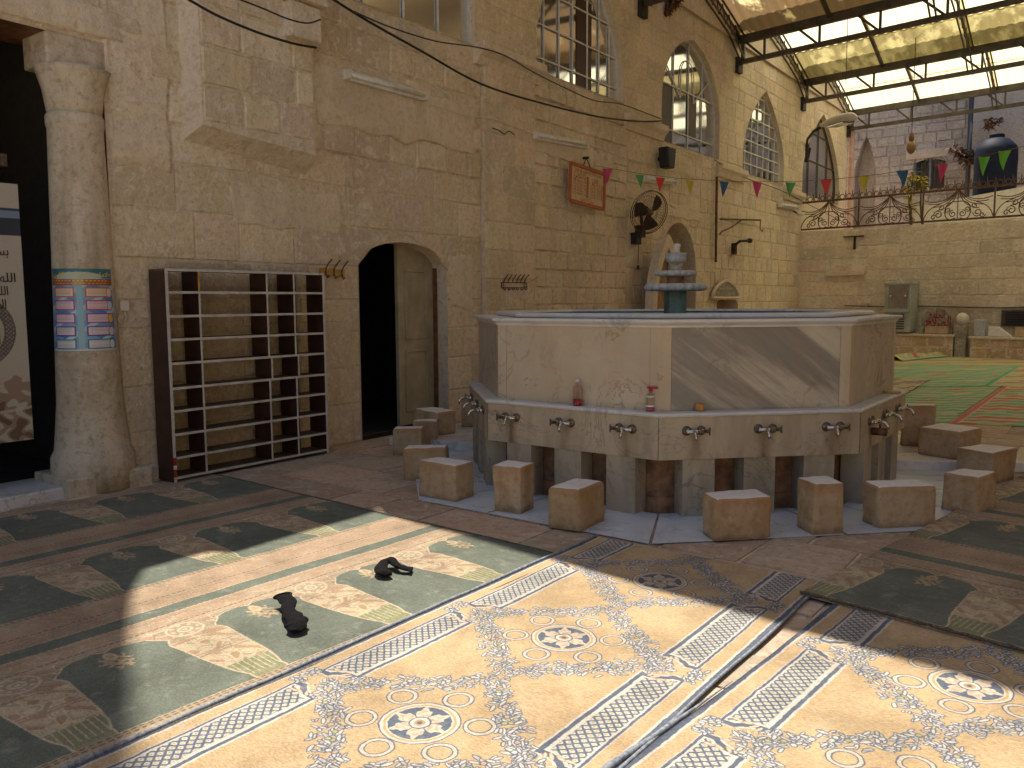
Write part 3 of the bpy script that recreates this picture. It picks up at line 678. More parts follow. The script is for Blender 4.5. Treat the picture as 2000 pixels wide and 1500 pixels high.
# taps
def tap_parts(P, d, n, flip=1):
    body = MB(); zt = Vector(P)
    body.tube([zt - d * .055 + n * .045, zt - d * .055 + n * .0], .017, 8); body.tube([zt + d * .055 + n * .045, zt + d * .055], .017, 8)
    body.tube([zt - d * .075 + n * .048, zt + d * .075 + n * .048], [.014, .014], 8)
    body.tube([zt + n * .03, zt + n * .075], .016, 8)
    fl = []
    for s in (-1, 1):
        c = zt + d * (s * .055); q = MB(); fl.append(q)
        q.tube([c + n * .0, c + n * .008, c + n * .016], [.036, .034, .018], 12)
    sp = MB(); x = d * (.02 * flip)
    sp.tube([zt + n * .06 + x, zt + n * .085 + UP * .004 + x * 1.4, zt + n * .115 - UP * .004 + x * 1.6, zt + n * .132 - UP * .025 + x * 1.6, zt + n * .135 - UP * .055 + x * 1.6], [.011, .011, .0105, .010, .0095], 8)
    hd = MB(); c = zt - d * (.075 * flip) + n * .048
    hd.tube([c, c - d * (.02 * flip)], [.012, .016], 8); hd.tube([c - d * (.024 * flip) - UP * .028 + n * .01, c - d * (.024 * flip) + UP * .028 + n * .01], .006, 6)
    return body, fl, sp, hd
for k in (7, 0, 1, 2):
    a, d, n, L = face_frame(k, RS + .001)
    for i, c in enumerate((.155, .49, .83) if k == 0 else (.17, .52, .86) if k == 1 else (.2, .5, .8)):
        P = a + d * (L * c) + UP * .655
        body, fl, sp, hd = tap_parts(P, d, n, 1 if k in (7, 0) else -1)
        tp = obj('tap', body, M['chrome'], BAS, True); [obj('flange', q, M['tarnish'], tp, True) for q in fl]; obj('spout', sp, M['chrome'], tp, True); obj('handle', hd, M['tarnish'], tp, True)
        if k == 2 and i == 0:
            v = MB(); q = P + n * .07 - UP * .05; v.tube([q - n * .06 - UP * .03, q + n * .05 - UP * .03], .03, 10); v.tube([q + UP * .03, q - UP * .03], .010, 6); obj('valve', v, M['rust'], tp, True)

# ------------------------------------------------------------------ tiered fountain standing in the basin
FT = thing('tiered_fountain', 'small tiered stone fountain with two scalloped dishes standing in the basin', 'fountain', (BC.x, BC.y, .95))
c0 = (BC.x, BC.y, 0)
mb = MB(); mb.box((BC.x - .085, BC.y - .085, .95), (BC.x + .085, BC.y + .085, 1.685)); q = obj('pedestal', mb, M['teal'], FT); bevel(q, .01); 
q.data.transform(Matrix.Translation(BC) @ Matrix.Rotation(BROT + PI / 8, 4, 'Z') @ Matrix.Translation(-BC))
def scal(R, z0, z1, n, name):
    m = MB(); h = z1 - z0
    m.lathe([(R * .25, z0 - .004), (R * .86, z0), (R * .96, z0 + h * .12), (R, z0 + h * .45), (R * .96, z0 + h * .82), (R * .86, z1), (R * .5, z1 - .006)], c0, n * 8, rf=lambda a, z: .90 + .10 * abs(math.cos(n * a / 2)) ** .55)
    return obj(name, m, M['scallop'], FT, True)
scal(.300, 1.685, 1.755, 20, 'dish'); scal(.200, 1.825, 1.875, 18, 'dish')
mb = MB(); mb.lathe([(.085, 1.75), (.08, 1.77), (.082, 1.83)], c0, 20); obj('stem', mb, M['niche'], FT, True)
mb = MB(); mb.lathe([(.076, 1.87), (.07, 1.885), (.07, 1.945), (.076, 1.95)], c0, 20); obj('stem', mb, M['grey_stone'], FT, True)
mb = MB(); mb.lathe([(.072, 1.95), (.095, 1.97), (.10, 2.0), (.092, 2.015), (.105, 2.03), (.105, 2.04), (.07, 2.042)], c0, 24); obj('bowl', mb, M['scallop'], FT, True)
mb = MB(); mb.lathe([(.02, 2.03), (.03, 2.05), (.026, 2.08), (.035, 2.10), (.03, 2.125), (.0, 2.135)], (BC.x + .01, BC.y, 0), 10, rf=lambda a, z: 1 + .2 * N3(a * 2, z * 30)); obj('spout_stone', mb, M['parapet'], FT, True)

# ------------------------------------------------------------------ raised step behind the basin, in two pieces
def ang(p): return math.atan2(p[1] - BC.y, p[0] - BC.x)
def sector(name, label, t0, t1, r0, r1, z, n):
    th_ = thing(name, label, 'step', (BC.x + 2.5 * math.cos((t0 + t1) / 2), BC.y + 2.5 * math.sin((t0 + t1) / 2), 0), 'raised stone steps behind the basin')
    for i in range(n):
        a, b_ = t0 + (t1 - t0) * i / n + .004, t0 + (t1 - t0) * (i + 1) / n - .004
        P = [BC + Vector((r * math.cos(q), r * math.sin(q), .009)) for r, q in ((r0, a), (r0, b_), (r1, b_), (r1, a))]
        mb = MB(); mb.prism(P, (0, 0, z - .009)); bevel(obj('step_stone', mb, M['marble_white' if i % 3 else 'stool_top'], th_), .006)
    return th_
aR = ang(G(1790, 921)); aLf = ang(G(896, 881))
sector('stone_step', 'raised stone step on the right of the basin beside the tall block', aR, 1.45, 2.05, 3.2, .10, 5)
sector('stone_step', 'raised stone step left of the basin in front of the arched door', 1.75, aLf % (2 * PI), 2.05, 3.15, .10, 6)

# ------------------------------------------------------------------ stone seats round the basin
SG = 'stone block seats round the ablution basin'
def seat(label, cx, cy, rotd, L, W, H, z=.0, seed=1, rnd=.022):
    rnd *= 1.15
    rng = random.Random(seed)
    o = thing('stone_block', label, 'stone seat', (cx, cy, z), SG)
    import bmesh
    bm = bmesh.new(); bmesh.ops.create_cube(bm, size=1)
    for v in bm.verts: v.co = Vector((v.co.x * L + rng.uniform(-.011, .011), v.co.y * W + rng.uniform(-.011, .011), (v.co.z + .5) * (H + rng.uniform(-.008, .006))))
    side = [e for e in bm.edges if abs(e.verts[0].co.z - e.verts[1].co.z) > .1 or e.verts[0].co.z > H * .5]
    bmesh.ops.bevel(bm, geom=side, offset=rnd, segments=3, affect='EDGES', profile=.5)
    bmesh.ops.subdivide_edges(bm, edges=[e for e in bm.edges if e.calc_length() > .12], cuts=3, use_grid_fill=True)
    for v in bm.verts:
        k = N3(v.co.x * 9 + seed, v.co.y * 9, v.co.z * 9) * .007 + N3(v.co.x * 25 + seed, v.co.y * 25, v.co.z * 25) * .003; v.co += v.co.normalized() * k
        if v.co.z < .004: v.co.z = 0
    R = Matrix.Translation((cx, cy, z + .004)) @ Matrix.Rotation(rad(rotd), 4, 'Z')
    bm.transform(R); me = D.meshes.new('block'); bm.to_mesh(me); bm.free()
    me.materials.append(M['stool']); me.materials.append(M['stool_top'])
    for p in me.polygons:
        p.use_smooth = True
        if p.normal.z > .8: p.material_index = 1  # upward faces take the colour with sky light in it
    try: me.set_sharp_from_angle(angle=rad(50))
    except Exception: pass
    obj('dressed_stone', me, None, o); return o
seat('oblong stone seat nearest the left front of the basin, third from the cream door', -4.39, 5.01, 3, .40, .25, .292, .012, 5)
seat('narrow upright stone seat on the left front side of the basin', -3.68, 4.98, 8, .235, .225, .352, .012, 6, .014)
seat('oblong stone seat set end-on at the middle of the front, beside the green carpet corner', -3.07, 4.92, 4, .255, .40, .291, .012, 7, .03)
seat('oblong stone seat facing the dark banded marble panel', -2.035, 5.285, 48, .42, .225, .286, .012, 8, .03)
seat('narrow upright stone seat between two oblong ones below the right front taps', -1.625, 5.745, 47, .23, .23, .353, .012, 9, .012)
seat('wide oblong stone seat at the right front corner of the white marble ring', -1.225, 6.25, 46, .44, .225, .287, .012, 10, .03)
seat('stone seat at the edge of the green carpet on the right', -.87, 6.98, 72, .32, .27, .284, .012, 11, .02)
seat('chipped top stone seat on the right behind the one at the carpet edge', -.92, 8.30, 70, .42, .30, .283, .0, 12, .014)
def gz(x, y, z=0.): return G(x, y, z)
p = [gz(*q, .1) for q in ((1800, 885), (1861, 901), (1907, 891))]; c = (p[0] + p[2]) / 2
seat('large oblong stone seat on the raised step, in front of the striped mats', c.x, c.y, math.degrees(math.atan2((p[2] - p[1]).y, (p[2] - p[1]).x)), .42, .40, .27, .1, 13, .03)
c = gz(1788, 872, .1)
seat('tall plain block seat half hidden behind the right taps', c.x, c.y + .08, 20, .30, .16, .42, .1, 14, .006)
seat('oblong pale topped stone seat just behind the nearest oblong one on the left', -5.02, 5.46, 36, .40, .20, .295, .0, 15, .03)
c = gz(786, 889); seat('brown fronted stone seat between a pale topped and a white topped one', c.x, c.y + .1, 34, .30, .22, .28, 0, 16, .02)
c = gz(803, 879); seat('small white topped stone seat nearly hidden by the brown fronted seat', c.x + .02, c.y + .22, 34, .26, .2, .30, 0, 17, .02)
p = [gz(*q, .1) for q in ((812, 842), (857.5, 851.5), (886.7, 846))]; c = (p[0] + p[2]) / 2
seat('large oblong stone seat in front of the cream door leaf', c.x, c.y, math.degrees(math.atan2((p[1] - p[0]).y, (p[1] - p[0]).x)), .46, .27, .262, .1, 18, .03)
c = gz(915, 835, .1); seat('stone block seat wedged behind the left taps of the basin', c.x, c.y + .15, 20, .30, .25, .34, .1, 19, .008)

# ------------------------------------------------------------------ painted-in-code cloth patterns (pixel arrays filled by formulae)
def s2(c):
    c = np.clip(np.asarray(c, dtype=np.float64), 0, 1); return np.where(c <= .0031308, c * 12.92, 1.055 * c ** (1 / 2.4) - .055)
class Canvas:
    def __init__(s, w, h, px, bg):            # w, h in metres, px metres per pixel
        s.nx, s.ny = int(round(w / px)), int(round(h / px)); s.w, s.h = w, h
        s.X, s.Y = np.meshgrid((np.arange(s.nx) + .5) / s.nx * w, (np.arange(s.ny) + .5) / s.ny * h)
        s.a = np.empty((s.ny, s.nx, 3)); s.a[:] = bg
    def fill(s, m, c, al=1.):
        m = np.asarray(m, dtype=float) * al; s.a += (np.asarray(c) - s.a) * m[..., None]
    def spot(s, x, y, rx, ry, ang, c, oc=None, ow=0., wrapy=False):
        R = max(rx, ry) + ow + .01; ca, sa = math.cos(ang), math.sin(ang)
        for yy in ((y, y - s.h, y + s.h) if wrapy else (y,)):
            i0, i1 = int(max(0, (x - R) / s.w * s.nx)), int(min(s.nx, (x + R) / s.w * s.nx + 1)); j0, j1 = int(max(0, (yy - R) / s.h * s.ny)), int(min(s.ny, (yy + R) / s.h * s.ny + 1))
            if i0 >= i1 or j0 >= j1: continue
            dx, dy = s.X[j0:j1, i0:i1] - x, s.Y[j0:j1, i0:i1] - yy; u = dx * ca + dy * sa; v = -dx * sa + dy * ca
            sub = s.a[j0:j1, i0:i1]
            if oc is not None: sub[((u / (rx + ow)) ** 2 + (v / (ry + ow)) ** 2) < 1] = oc
            sub[((u / rx) ** 2 + (v / ry) ** 2) < 1] = c
    def image(s, name, grain=.05, seed=0):
        g = np.random.default_rng(seed).normal(1, grain, (s.ny, s.nx, 1)); im = D.images.new(name, s.nx, s.ny)
        px = np.ones((s.ny, s.nx, 4), dtype=np.float32); px[..., :3] = s2(s.a * g); im.pixels.foreach_set(px.ravel()); im.update(); return im
def cloth_mat(name, img, rough=.95, bump=.5, wear=.18, pile=220., tint=(1, 1, 1)):
    m, t, b, o = newmat(name); h = NT(t)
    tx = h.n('ShaderNodeTexImage', image=img, interpolation='Cubic'); uv = h.n('ShaderNodeUVMap', uv_map='uv')
    ds = h.n('ShaderNodeTexNoise'); ds.inputs['Scale'].default_value = 26; ds.inputs['Detail'].default_value = 3; h.l(h.pos(), ds.inputs[0])
    ad = h.n('ShaderNodeVectorMath', operation='MULTIPLY_ADD'); h.l(ds.outputs[1], ad.inputs[0]); ad.inputs[1].default_value = (.009, .009, 0); h.l(uv.outputs[0], ad.inputs[2]); h.l(ad.outputs[0], tx.inputs[0])
    c = tx.outputs[0]
    n1 = h.noise(h.pos(), 2.3, 6, .65); c = h.mix(c, h.mix(c, (0, 0, 0), wear * 1.6), h.ramp(n1, [(.38, 1.), (.60, 0.)]))
    n2 = h.noise(h.pos((1, 2.4, 1), (0, 0, .5)), 60, 3, .7); c = h.mix(c, h.mix(c, (0, 0, 0), .26), h.ramp(n2, [(.40, 1.), (.58, 0.)]))
    n4 = h.noise(h.pos(), 9, 5, .7); c = h.mix(c, h.mix(c, (.6, .55, .45), .25), h.ramp(n4, [(.55, 0.), (.75, 1.)]))
    h.l(c, b.inputs['Base Color']); b.inputs['Roughness'].default_value = rough; b.inputs['Specular IOR Level'].default_value = .08; b.inputs['Sheen Weight'].default_value = .08
    n3 = h.noise(h.pos(), pile, 2, .6); h.bump(h.math('ADD', n3, n2), bump, .006, b)
    return m
# green prayer carpet: one arch cell
CREAM, TAN, GRN, OLV, DKG = (.58, .455, .31), (.42, .295, .19), (.165, .182, .138), (.33, .31, .20), (.15, .14, .09)
def green_tile():
    W, H = 1.5, .75; c = Canvas(W, H, .0025, TAN); U, V = c.X - .25, c.Y           # U: 0 on the green stripe
    vv = (V + .375) % .75 - .375                                                    # 0 at the arch centre
    k = 2 * PI / .75
    def flor(f, ph): return np.sin(k * 3 * vv * f + 2.1 * np.sin(U * 21 + ph)) + np.sin(U * 2 * PI * 6 * f + 1.7 * np.sin(k * 2 * vv + ph)) + .6 * np.sin(k * 5 * vv - U * 33 + ph)
    F1 = flor(1, .4); F2 = flor(1.7, 1.3)
    sp = (U > .22) & (U < 1.04)
    c.fill(sp & (F1 > 1.05), OLV, .7); c.fill(sp & (np.abs(F1 - .45) < .17), CREAM); c.fill(sp & (F2 < -1.3), (.42, .24, .15), .6); c.fill(sp & (np.abs(F2 + .9) < .12), DKG, .6)
    for v0 in (.375, -.375):                                                         # rosette in the spandrel
        r = np.hypot(U - .32, vv - v0); c.fill(r < .095, TAN); c.fill(np.abs(r - .085) < .007, CREAM); c.fill(r < .05, OLV); c.fill(np.abs(r - .03) < .008, CREAM); a = np.arctan2(U - .32, vv - v0); c.fill((np.abs(r - .062) < .009) & (np.cos(8 * a) > .3), CREAM); c.fill(r < .012, CREAM)
    av = np.abs(vv)
    hw = np.interp(U, [.26, .275, .30, .32, .345, .37, .39, .415, .45, .80, .86, .92, .99, 1.06], [.0, .13, .185, .195, .215, .238, .250, .236, .224, .250, .258, .268, .290, .292])
    cusp = .028 * np.maximum(0, 1 - av / .04); arch = (U > .262 + cusp) & (U < 1.045) & (av < hw)
    pan = (U > .47) & (U < .85) & (av > hw)
    c.fill(pan, (.58, .45, .29)); G1 = np.sin(U * 52 + 2.2 * np.sin(k * 4 * vv)) + np.sin(k * 7 * vv + 1.8 * np.sin(U * 30)); c.fill(pan & (G1 > .7), (.38, .25, .14), .8); c.fill(pan & (np.abs(G1 + .5) < .2), OLV, .8); c.fill(pan & (np.abs(np.abs(U - .66) - .012) < .008), TAN)
    fr = (U >= .85) & (U < 1.045) & (av > hw); c.fill(fr, (.27, .26, .14)); c.fill(fr & (np.abs(np.sin(k * 14 * vv + 6 * (U - .85))) < .35) & (U < 1.0), (.50, .46, .29))
    edge = (U > .25 + cusp) & (U < 1.05) & (av < hw + .010); c.fill(edge & ~arch, CREAM)
    c.fill(arch, GRN)
    fl = np.hypot((U - .42) / .085, vv / .06); an = np.arctan2(U - .42, vv); rr = fl * (1 + .30 * np.cos(7 * an)); G2 = np.sin(U * 120 + 2 * np.sin(vv * 95)) + np.sin(vv * 150 + 2 * np.sin(U * 85)); c.fill(arch & (fl + .25 * np.sin(9 * an) < 1.05) & (G2 > -.55), (.42, .31, .18)); c.fill(arch & (fl + .25 * np.sin(9 * an) < 1.0) & (np.abs(G2 - .5) < .35), CREAM, .7); c.fill(arch & (fl < .45) & (G2 > .9), (.40, .19, .10))
    t2 = np.hypot((U - .345) / .05, vv / .03); c.fill(arch & (t2 < 1), (.44, .32, .18)); c.fill(arch & (np.abs(t2 - .7) < .2), CREAM, .7)
    for u0, u1 in ((-.25, -.055), (.055, .20), (1.08, 1.25)): c.fill((U >= u0) & (U < u1), (.44, .31, .20))
    c.fill(np.abs(U) < .055, GRN)
    for u0 in (-.06, .06, .205, -.20, 1.055, 1.075): c.fill((np.abs(U - u0) < .005) & (np.sin(k * 24 * vv) > -.3), DKG if u0 not in (.06, -.06) else CREAM, .9)
    bd_ = ((U > .105) & (U < .20)) | ((U > 1.08) & (U < 1.16)); c.fill(bd_ & (np.abs(F2 - .2) < .3), CREAM, .45); c.fill(bd_ & (F1 > 1.1), OLV, .5)
    for u0 in (-.16, .10): c.fill(np.abs(U - u0) < .003, DKG, .5)
    for u0 in (.225, .245): c.fill(np.abs(U - u0 - .004 * np.sin(k * 9 * vv)) < .004, CREAM, .7)
    return c.image('green_prayer_pattern', .05, 3)
GOLD, NAVY, WHT, PCH = (.60, .425, .235), (.14, .16, .20), (.70, .62, .52), (.64, .42, .27)
def gold_tile():
    W, H = 1.52, .98; c = Canvas(W, H, .002, GOLD); x = c.X - .76; y = c.Y - .49; ax = np.abs(x); ay = np.abs(y); r = random.Random(5)
    yb = .49 - ay                                                                    # 0 at the joint between strips... strips run past the medallion gaps
    # lattice strips centred on the tile joint
    sy = np.where(c.Y > .49, c.Y - .98, c.Y)                                          # -.49 .. .49, 0 at the joint
    lim = .40 - 1.1 * np.maximum(0, (.49 - ax)) ** 1.0 * 0
    end = .415 - .0 * ax; hollow = np.hypot(ax - .33, np.abs(sy) - .49) > .145
    for (pad, colr) in ((.034, WHT), (.022, NAVY), (-.004, WHT)):
        c.fill((ax > .485 - pad * (1 if pad > 0 else -1) * (1 if True else 0)) & (ax < .64 + pad * .5) & (np.abs(sy) < end + pad) & (np.hypot(ax - .50, np.abs(sy) - .50) > .13 - pad), colr)
    ins = (ax > .500) & (ax < .628) & (np.abs(sy) < end - .012) & (np.hypot(ax - .50, np.abs(sy) - .50) > .148)
    c.fill(ins, (.66, .61, .50)); q = .042
    d1 = np.abs(((ax + sy) / q) % 1 - .5) * q; d2 = np.abs(((ax - sy) / q) % 1 - .5) * q
    c.fill(ins & ((d1 < .0058) | (d2 < .0058)), NAVY); c.fill(ins & (d1 > .0165) & (d2 > .0165), (.50, .36, .19)); c.fill(ins & (np.abs(((sy) / (q / 2)) % 1 - .5) < .1), (.16, .17, .2), .5)
    # outer edge: gold, pale line, blue selvage
    c.fill((ax > .728), NAVY); c.fill((ax > .716) & (ax <= .728), WHT); c.fill((ax > .735) & (ax < .752) & (np.sin(y * 130) > .2), (.16, .18, .25))
    c.fill(np.abs(ax - .655) < .004, (.62, .42, .30), .6)
    # pinch flowers on the outer border and shells where strips meet
    for sx in (-1, 1):
        for i in range(34): c.spot(.76 + sx * (.665 + r.uniform(-.03, .03)), .49 + r.uniform(-.07, .07), r.uniform(.008, .018), .0055, r.uniform(0, PI), WHT, NAVY, .005)
        for s in (-1, 1):
            for i in range(9):
                a = PI * i / 8
                c.spot(.76 + sx * (.60 - .10 * math.sin(a)), .49 + s * (.045 + .035 * (1 - math.cos(a)) / 1.), .020, .006, a * sx * s, (.68, .56, .42), (.46, .30, .17), .003)
    # wreath: leaf sprays along a diamond
    A, B = .50, .44
    def leaf(px, py, sc, an):
        c.spot(.76 + px, .49 + py, .024 * sc, .0075 * sc, an, WHT if r.random() < .75 else (.52, .47, .40), NAVY, .0045, True)
    for q_ in range(4):
        sx, sy_ = ((1, 1), (-1, 1), (-1, -1), (1, -1))[q_]
        for i in range(84):
            t = (i + r.random()) / 84; px, py = sx * A * t, sy_ * B * (1 - t); base = math.atan2(-sy_ * B, sx * A)
            for s in range(2): leaf(px + r.uniform(-.055, .055), py + r.uniform(-.055, .055), r.uniform(.45, .95), base + r.choice((-.9, .9, .4, -.4)) + r.uniform(-.4, .4))
        for i in range(14): c.spot(.68 + sx * A * r.random(), .49 + sy_ * (r.uniform(-.03, .03)), .0, .0, 0, WHT) if False else None
        for i in range(12):
            t = r.uniform(.05, .95); c.spot(.76 + sx * A * t + r.uniform(-.03, .03), .49 + sy_ * B * (1 - t) + r.uniform(-.03, .03), .010, .010, 0, r.choice((PCH, WHT, (.45, .42, .20))), NAVY, .005, True)
    for sx in (-1, 1):
        for i in range(10): leaf(sx * (.47 + .010 * i), r.uniform(-.03, .03), .9, r.uniform(-.7, .7))
    # medallion
    R = np.hypot(x, y) * 1.14; a = np.arctan2(y, x)
    for k in range(6):
        an = k * PI / 3 + PI / 6; q_ = np.hypot((x - .232 * math.cos(an)), (y - .222 * math.sin(an))); c.fill(q_ < .066, NAVY); c.fill(q_ < .061, (.68, .57, .44)); c.fill(q_ < .047, NAVY); c.fill(q_ < .042, GOLD)
    c.fill(R < .178, NAVY); c.fill(R < .172, WHT); c.fill(R < .158, (.60, .40, .18)); c.fill(R < .146, WHT); c.fill(R < .138, NAVY)
    pet = .105 + .026 * np.cos(6 * a) + .010 * np.cos(18 * a); c.fill(R < pet, (.66, .55, .42)); c.fill((R < pet * .82) & (np.sin(6 * a + 14 * R / .1) > .35), PCH); c.fill((np.abs(np.cos(3 * a)) < .13) & (R < .10), NAVY)
    c.fill(R < .05, NAVY); c.fill(R < .043, WHT); c.fill(R < .026, (.50, .34, .18)); c.fill(R < .012, NAVY)
    return c.image('gold_carpet_pattern', .055, 4)
IMG_G, IMG_A = green_tile(), gold_tile()
M['carpet_green'] = cloth_mat('green_prayer_carpet', IMG_G); M['carpet_gold'] = cloth_mat('gold_flower_carpet', IMG_A, bump=.8)
M['selvage'] = plain_mat('blue_grey_binding', (.27, .30, .34), .9, var=.3, scale=60, bump=.5, dirt=(.5, .48, .45))
M['fringe'] = plain_mat('carpet_fringe', (.14, .12, .08), .9, var=.4, scale=90)

def carpet(name, label, org, th, u0, u1, v0, v1, mat, uvf, z, nu, nv, th_=.009, wav=.006, hole=None, edge=None):
    """flat woven sheet in its own frame: org + u*(cos,sin) + v*(-sin,cos)"""
    cu, su = math.cos(th), math.sin(th)
    def P(u, v, dz=0.):
        x, y_ = org[0] + u * cu - v * su, org[1] + u * su + v * cu
        return Vector((x, y_, z + fz(x, y_) + dz + wav * N3(x * 1.9, y_ * 1.9, z * 50) + wav * .5 * N3(x * 6, y_ * 6, 3)))
    mb = MB(); ed = edge or (lambda v: (u0, u1))
    def S(i, j):
        v = v0 + (v1 - v0) * j; a, b = ed(v); return P(a + (b - a) * i, v)
    mb.grid(S, nu, nv, uvfn=lambda i, j: uvf(ed(v0 + (v1 - v0) * j)[0] + (ed(v0 + (v1 - v0) * j)[1] - ed(v0 + (v1 - v0) * j)[0]) * i, v0 + (v1 - v0) * j))
    per = [j * (nu + 1) for j in range(nv + 1)] + [nv * (nu + 1) + i for i in range(1, nu + 1)] + [j * (nu + 1) + nu for j in range(nv - 1, -1, -1)] + [i for i in range(nu - 1, 0, -1)]
    n = len(mb.v); mb.v += [(mb.v[i][0], mb.v[i][1], mb.v[i][2] - th_ - wav) for i in per]; mb.c += [(1, 1, 1)] * len(per); mb.uv += [mb.uv[i] for i in per]
    m = len(per); mb.f += [(per[i], n + i, n + (i + 1) % m, per[(i + 1) % m]) for i in range(m)]; mb.mi += [0] * m
    o = thing(name, label, 'carpet', (P((u0 + u1) / 2, (v0 + v1) / 2).x, P((u0 + u1) / 2, (v0 + v1) / 2).y, 0))
    obj('woven_sheet', mb, mat, o, True); return o, P
# big green prayer carpet on the left; u grows away from the wall, 0 on the second green stripe
cg, Pg = carpet('prayer_carpet', 'large green prayer carpet in front of the shoe rack, with dropped socks on it', (-3.90, 2.565), rad(-2.6), -2.92, 1.14, -4.2, 1.72, M['carpet_green'],
                lambda u, v: ((u + .25) / 1.5, (v - .0) / .75), .012, 66, 96)
b = MB(); b.tube([Pg(-2.92 + 4.06 * k / 40, 1.72, .002) for k in range(41)], .007, 5); b.tube([Pg(1.14, -4.2 + 5.92 * k / 60, .002) for k in range(61)], .007, 5); obj('binding', b, M['fringe'], cg, True)
# two gold carpets
ca, Pa = carpet('gold_carpet', 'gold carpet with blue wreath medallions beside the green prayer carpet, mostly in sun', (-2.045, 2.18), rad(-.6), -.76, .76, -2.6, 2.50, M['carpet_gold'],
                lambda u, v: ((u + .76) / 1.52, (v + .49) / .98), .020, 34, 110, edge=lambda v: (-.76, .75 + .005 * math.sin(v * 5)))
def e2(v): return (-.755 - .010 * math.sin(v * 2.2) - .02 * max(0, -v), .76)
cb, Pb = carpet('gold_carpet', 'second gold carpet with blue wreath medallions on the right, tucked under the green one', (-.42, 3.72), rad(-4.5), -.76, .76, -4.2, .66, M['carpet_gold'],
                lambda u, v: ((u + .76) / 1.52, (v + .49) / .98), .021, 34, 110, edge=e2)
# rolled blue-grey seam where they meet
b = MB(); b.tube([Pb(e2(v)[0] - .004, v, .006) for v in np.linspace(-4.2, -.60, 60)], [(.012 + .005 * N3(k * .5, 2)) * min(1, .15 + (59 - k) / 14) for k in range(60)], 8); obj('rolled_edge', b, M['selvage'], cb, True)
b = MB(); b.tube([Pa(.752 + .005 * math.sin(v * 5), v, .002) for v in np.linspace(-2.6, 2.5, 70)], .008, 6); obj('rolled_edge', b, M['selvage'], ca, True)
b = MB(); b.tube([Pa(-.76, v, .004) for v in np.linspace(-2.6, 2.5, 80)], [.010 + .004 * N3(k * .4, 7) for k in range(80)], 6); obj('rolled_edge', b, M['selvage'], ca, True)
# second green carpet, rows running across, lying over the gold ones
c2, P2 = carpet('prayer_carpet', 'green prayer carpet on the right lying over the end of the gold carpet, in shade', (-1.32, 4.37), rad(-9), 0, 5.2, .0, 4.4, M['carpet_green'],
                lambda u, v: ((1.08 - v + .25) / 1.5, (u - .42) / .75), .036, 90, 70)
b = MB(); b.tube([P2(5.2 * k / 120, 0, .003 + .003 * (k % 2)) for k in range(121)], [.007 + .004 * ((k * 7) % 3) / 2 for k in range(121)], 5); obj('fringe', b, M['fringe'], c2, True)
# far plastic mats
def mat_img(name, seed, cols):
    c = Canvas(1.8, 4.8, .012, cols[0]); r = np.random.default_rng(seed); ny = c.ny
    row = np.array([(.47, .45, .27) if q % 2 else cols[k] for q, k in enumerate(r.integers(1, len(cols), ny + 2))])
    wob = .05 * np.sin(c.X * 5 + seed) + .03 * np.sin(c.X * 13) + .05 * np.sin(c.X * 21 + c.Y * 9) * np.sin(c.Y * 5)
    j = np.clip(((c.Y + wob * .9) / .16).astype(int), 0, len(row) - 1); c.a[:] = row[j]
    fade = np.sin(c.X * 3.4 + j * 2.4 + seed); odd = j % 2 == 0; c.fill((fade > .35) & odd, cols[1], .9); c.fill((fade < -.6) & odd, cols[2], .95); c.fill((fade < -.9) & ~odd, cols[-1], .6)
    c.fill(np.abs((c.Y / .16 + wob * 5) % 1 - .5) > .44, tuple(x * .45 for x in cols[0]), .7)
    c.fill((c.X < .10) | (c.X > 1.70), cols[3]); c.fill((np.abs(c.X - .10) < .01) | (np.abs(c.X - 1.70) < .01), (.6, .5, .3))
    return c.image(name, .04, seed)
G1, G2, YL, RD, TN, PU, MG = (.09, .42, .21), (.34, .48, .24), (.64, .54, .20), (.56, .11, .08), (.58, .50, .30), (.20, .07, .16), (.40, .09, .11)
mimg = [mat_img('mat_pattern_a', 3, [TN, G1, G1, G2, RD, YL]), mat_img('mat_pattern_b', 8, [TN, RD, G1, RD, G2, YL]), mat_img('mat_pattern_c', 13, [G2, YL, RD, G1, TN]), mat_img('mat_pattern_d', 5, [MG, YL, PU, MG, PU, (.5, .2, .2)])]
mm = [cloth_mat('striped_mat_%s' % 'abcd'[k], mimg[k], .6, .3, .0, 60) for k in range(4)]
def floor_mat(label, c, w, l, ang_, k, z):
    ca_, sa_ = math.cos(ang_), math.sin(ang_); mb = MB()
    def P(i, j):
        u, v = (i - .5) * w, (j - .5) * l; x, y_ = c[0] + u * ca_ - v * sa_, c[1] + u * sa_ + v * ca_
        return Vector((x, y_, fz(x, y_) + z + .006 * N3(x * 2.2, y_ * 2.2, k)))
    mb.grid(P, 16, 40, uvfn=lambda i, j: (i, j)); o = thing('floor_mat', label, 'mat', (c[0], c[1], 0), 'striped plastic mats on the far floor')
    obj('woven_sheet', mb, mm[k], o, True); return o
A90 = PI / 2 + SKEW
floor_mat('green and tan striped plastic mat nearest the basin on the far floor', (-2.2, 13.1), 2.3, 4.4, SKEW + PI / 2 * 0, 0, .010) if False else None
def mat_px(label, pts, k, z):                  # a mat from its four floor corners
    q = [G(*p, .0) for p in pts]
    q = [G(*p, fz(a.x, a.y)) for p, a in zip(pts, q)]; q = [G(*p, fz(a.x, a.y)) for p, a in zip(pts, q)]
    mb = MB()
    def P(i, j):
        a = q[0].lerp(q[1], i); b = q[3].lerp(q[2], i); p = a.lerp(b, j); return Vector((p.x, p.y, fz(p.x, p.y) + z + .006 * N3(p.x * 2.2, p.y * 2.2, k)))
    mb.grid(P, 24, 40, uvfn=lambda i, j: (i * .9, j)); c = (q[0] + q[2]) / 2
    o = thing('floor_mat', label, 'mat', (c.x, c.y, 0), 'striped plastic mats on the far floor'); obj('woven_sheet', mb, mm[k], o, True); return o
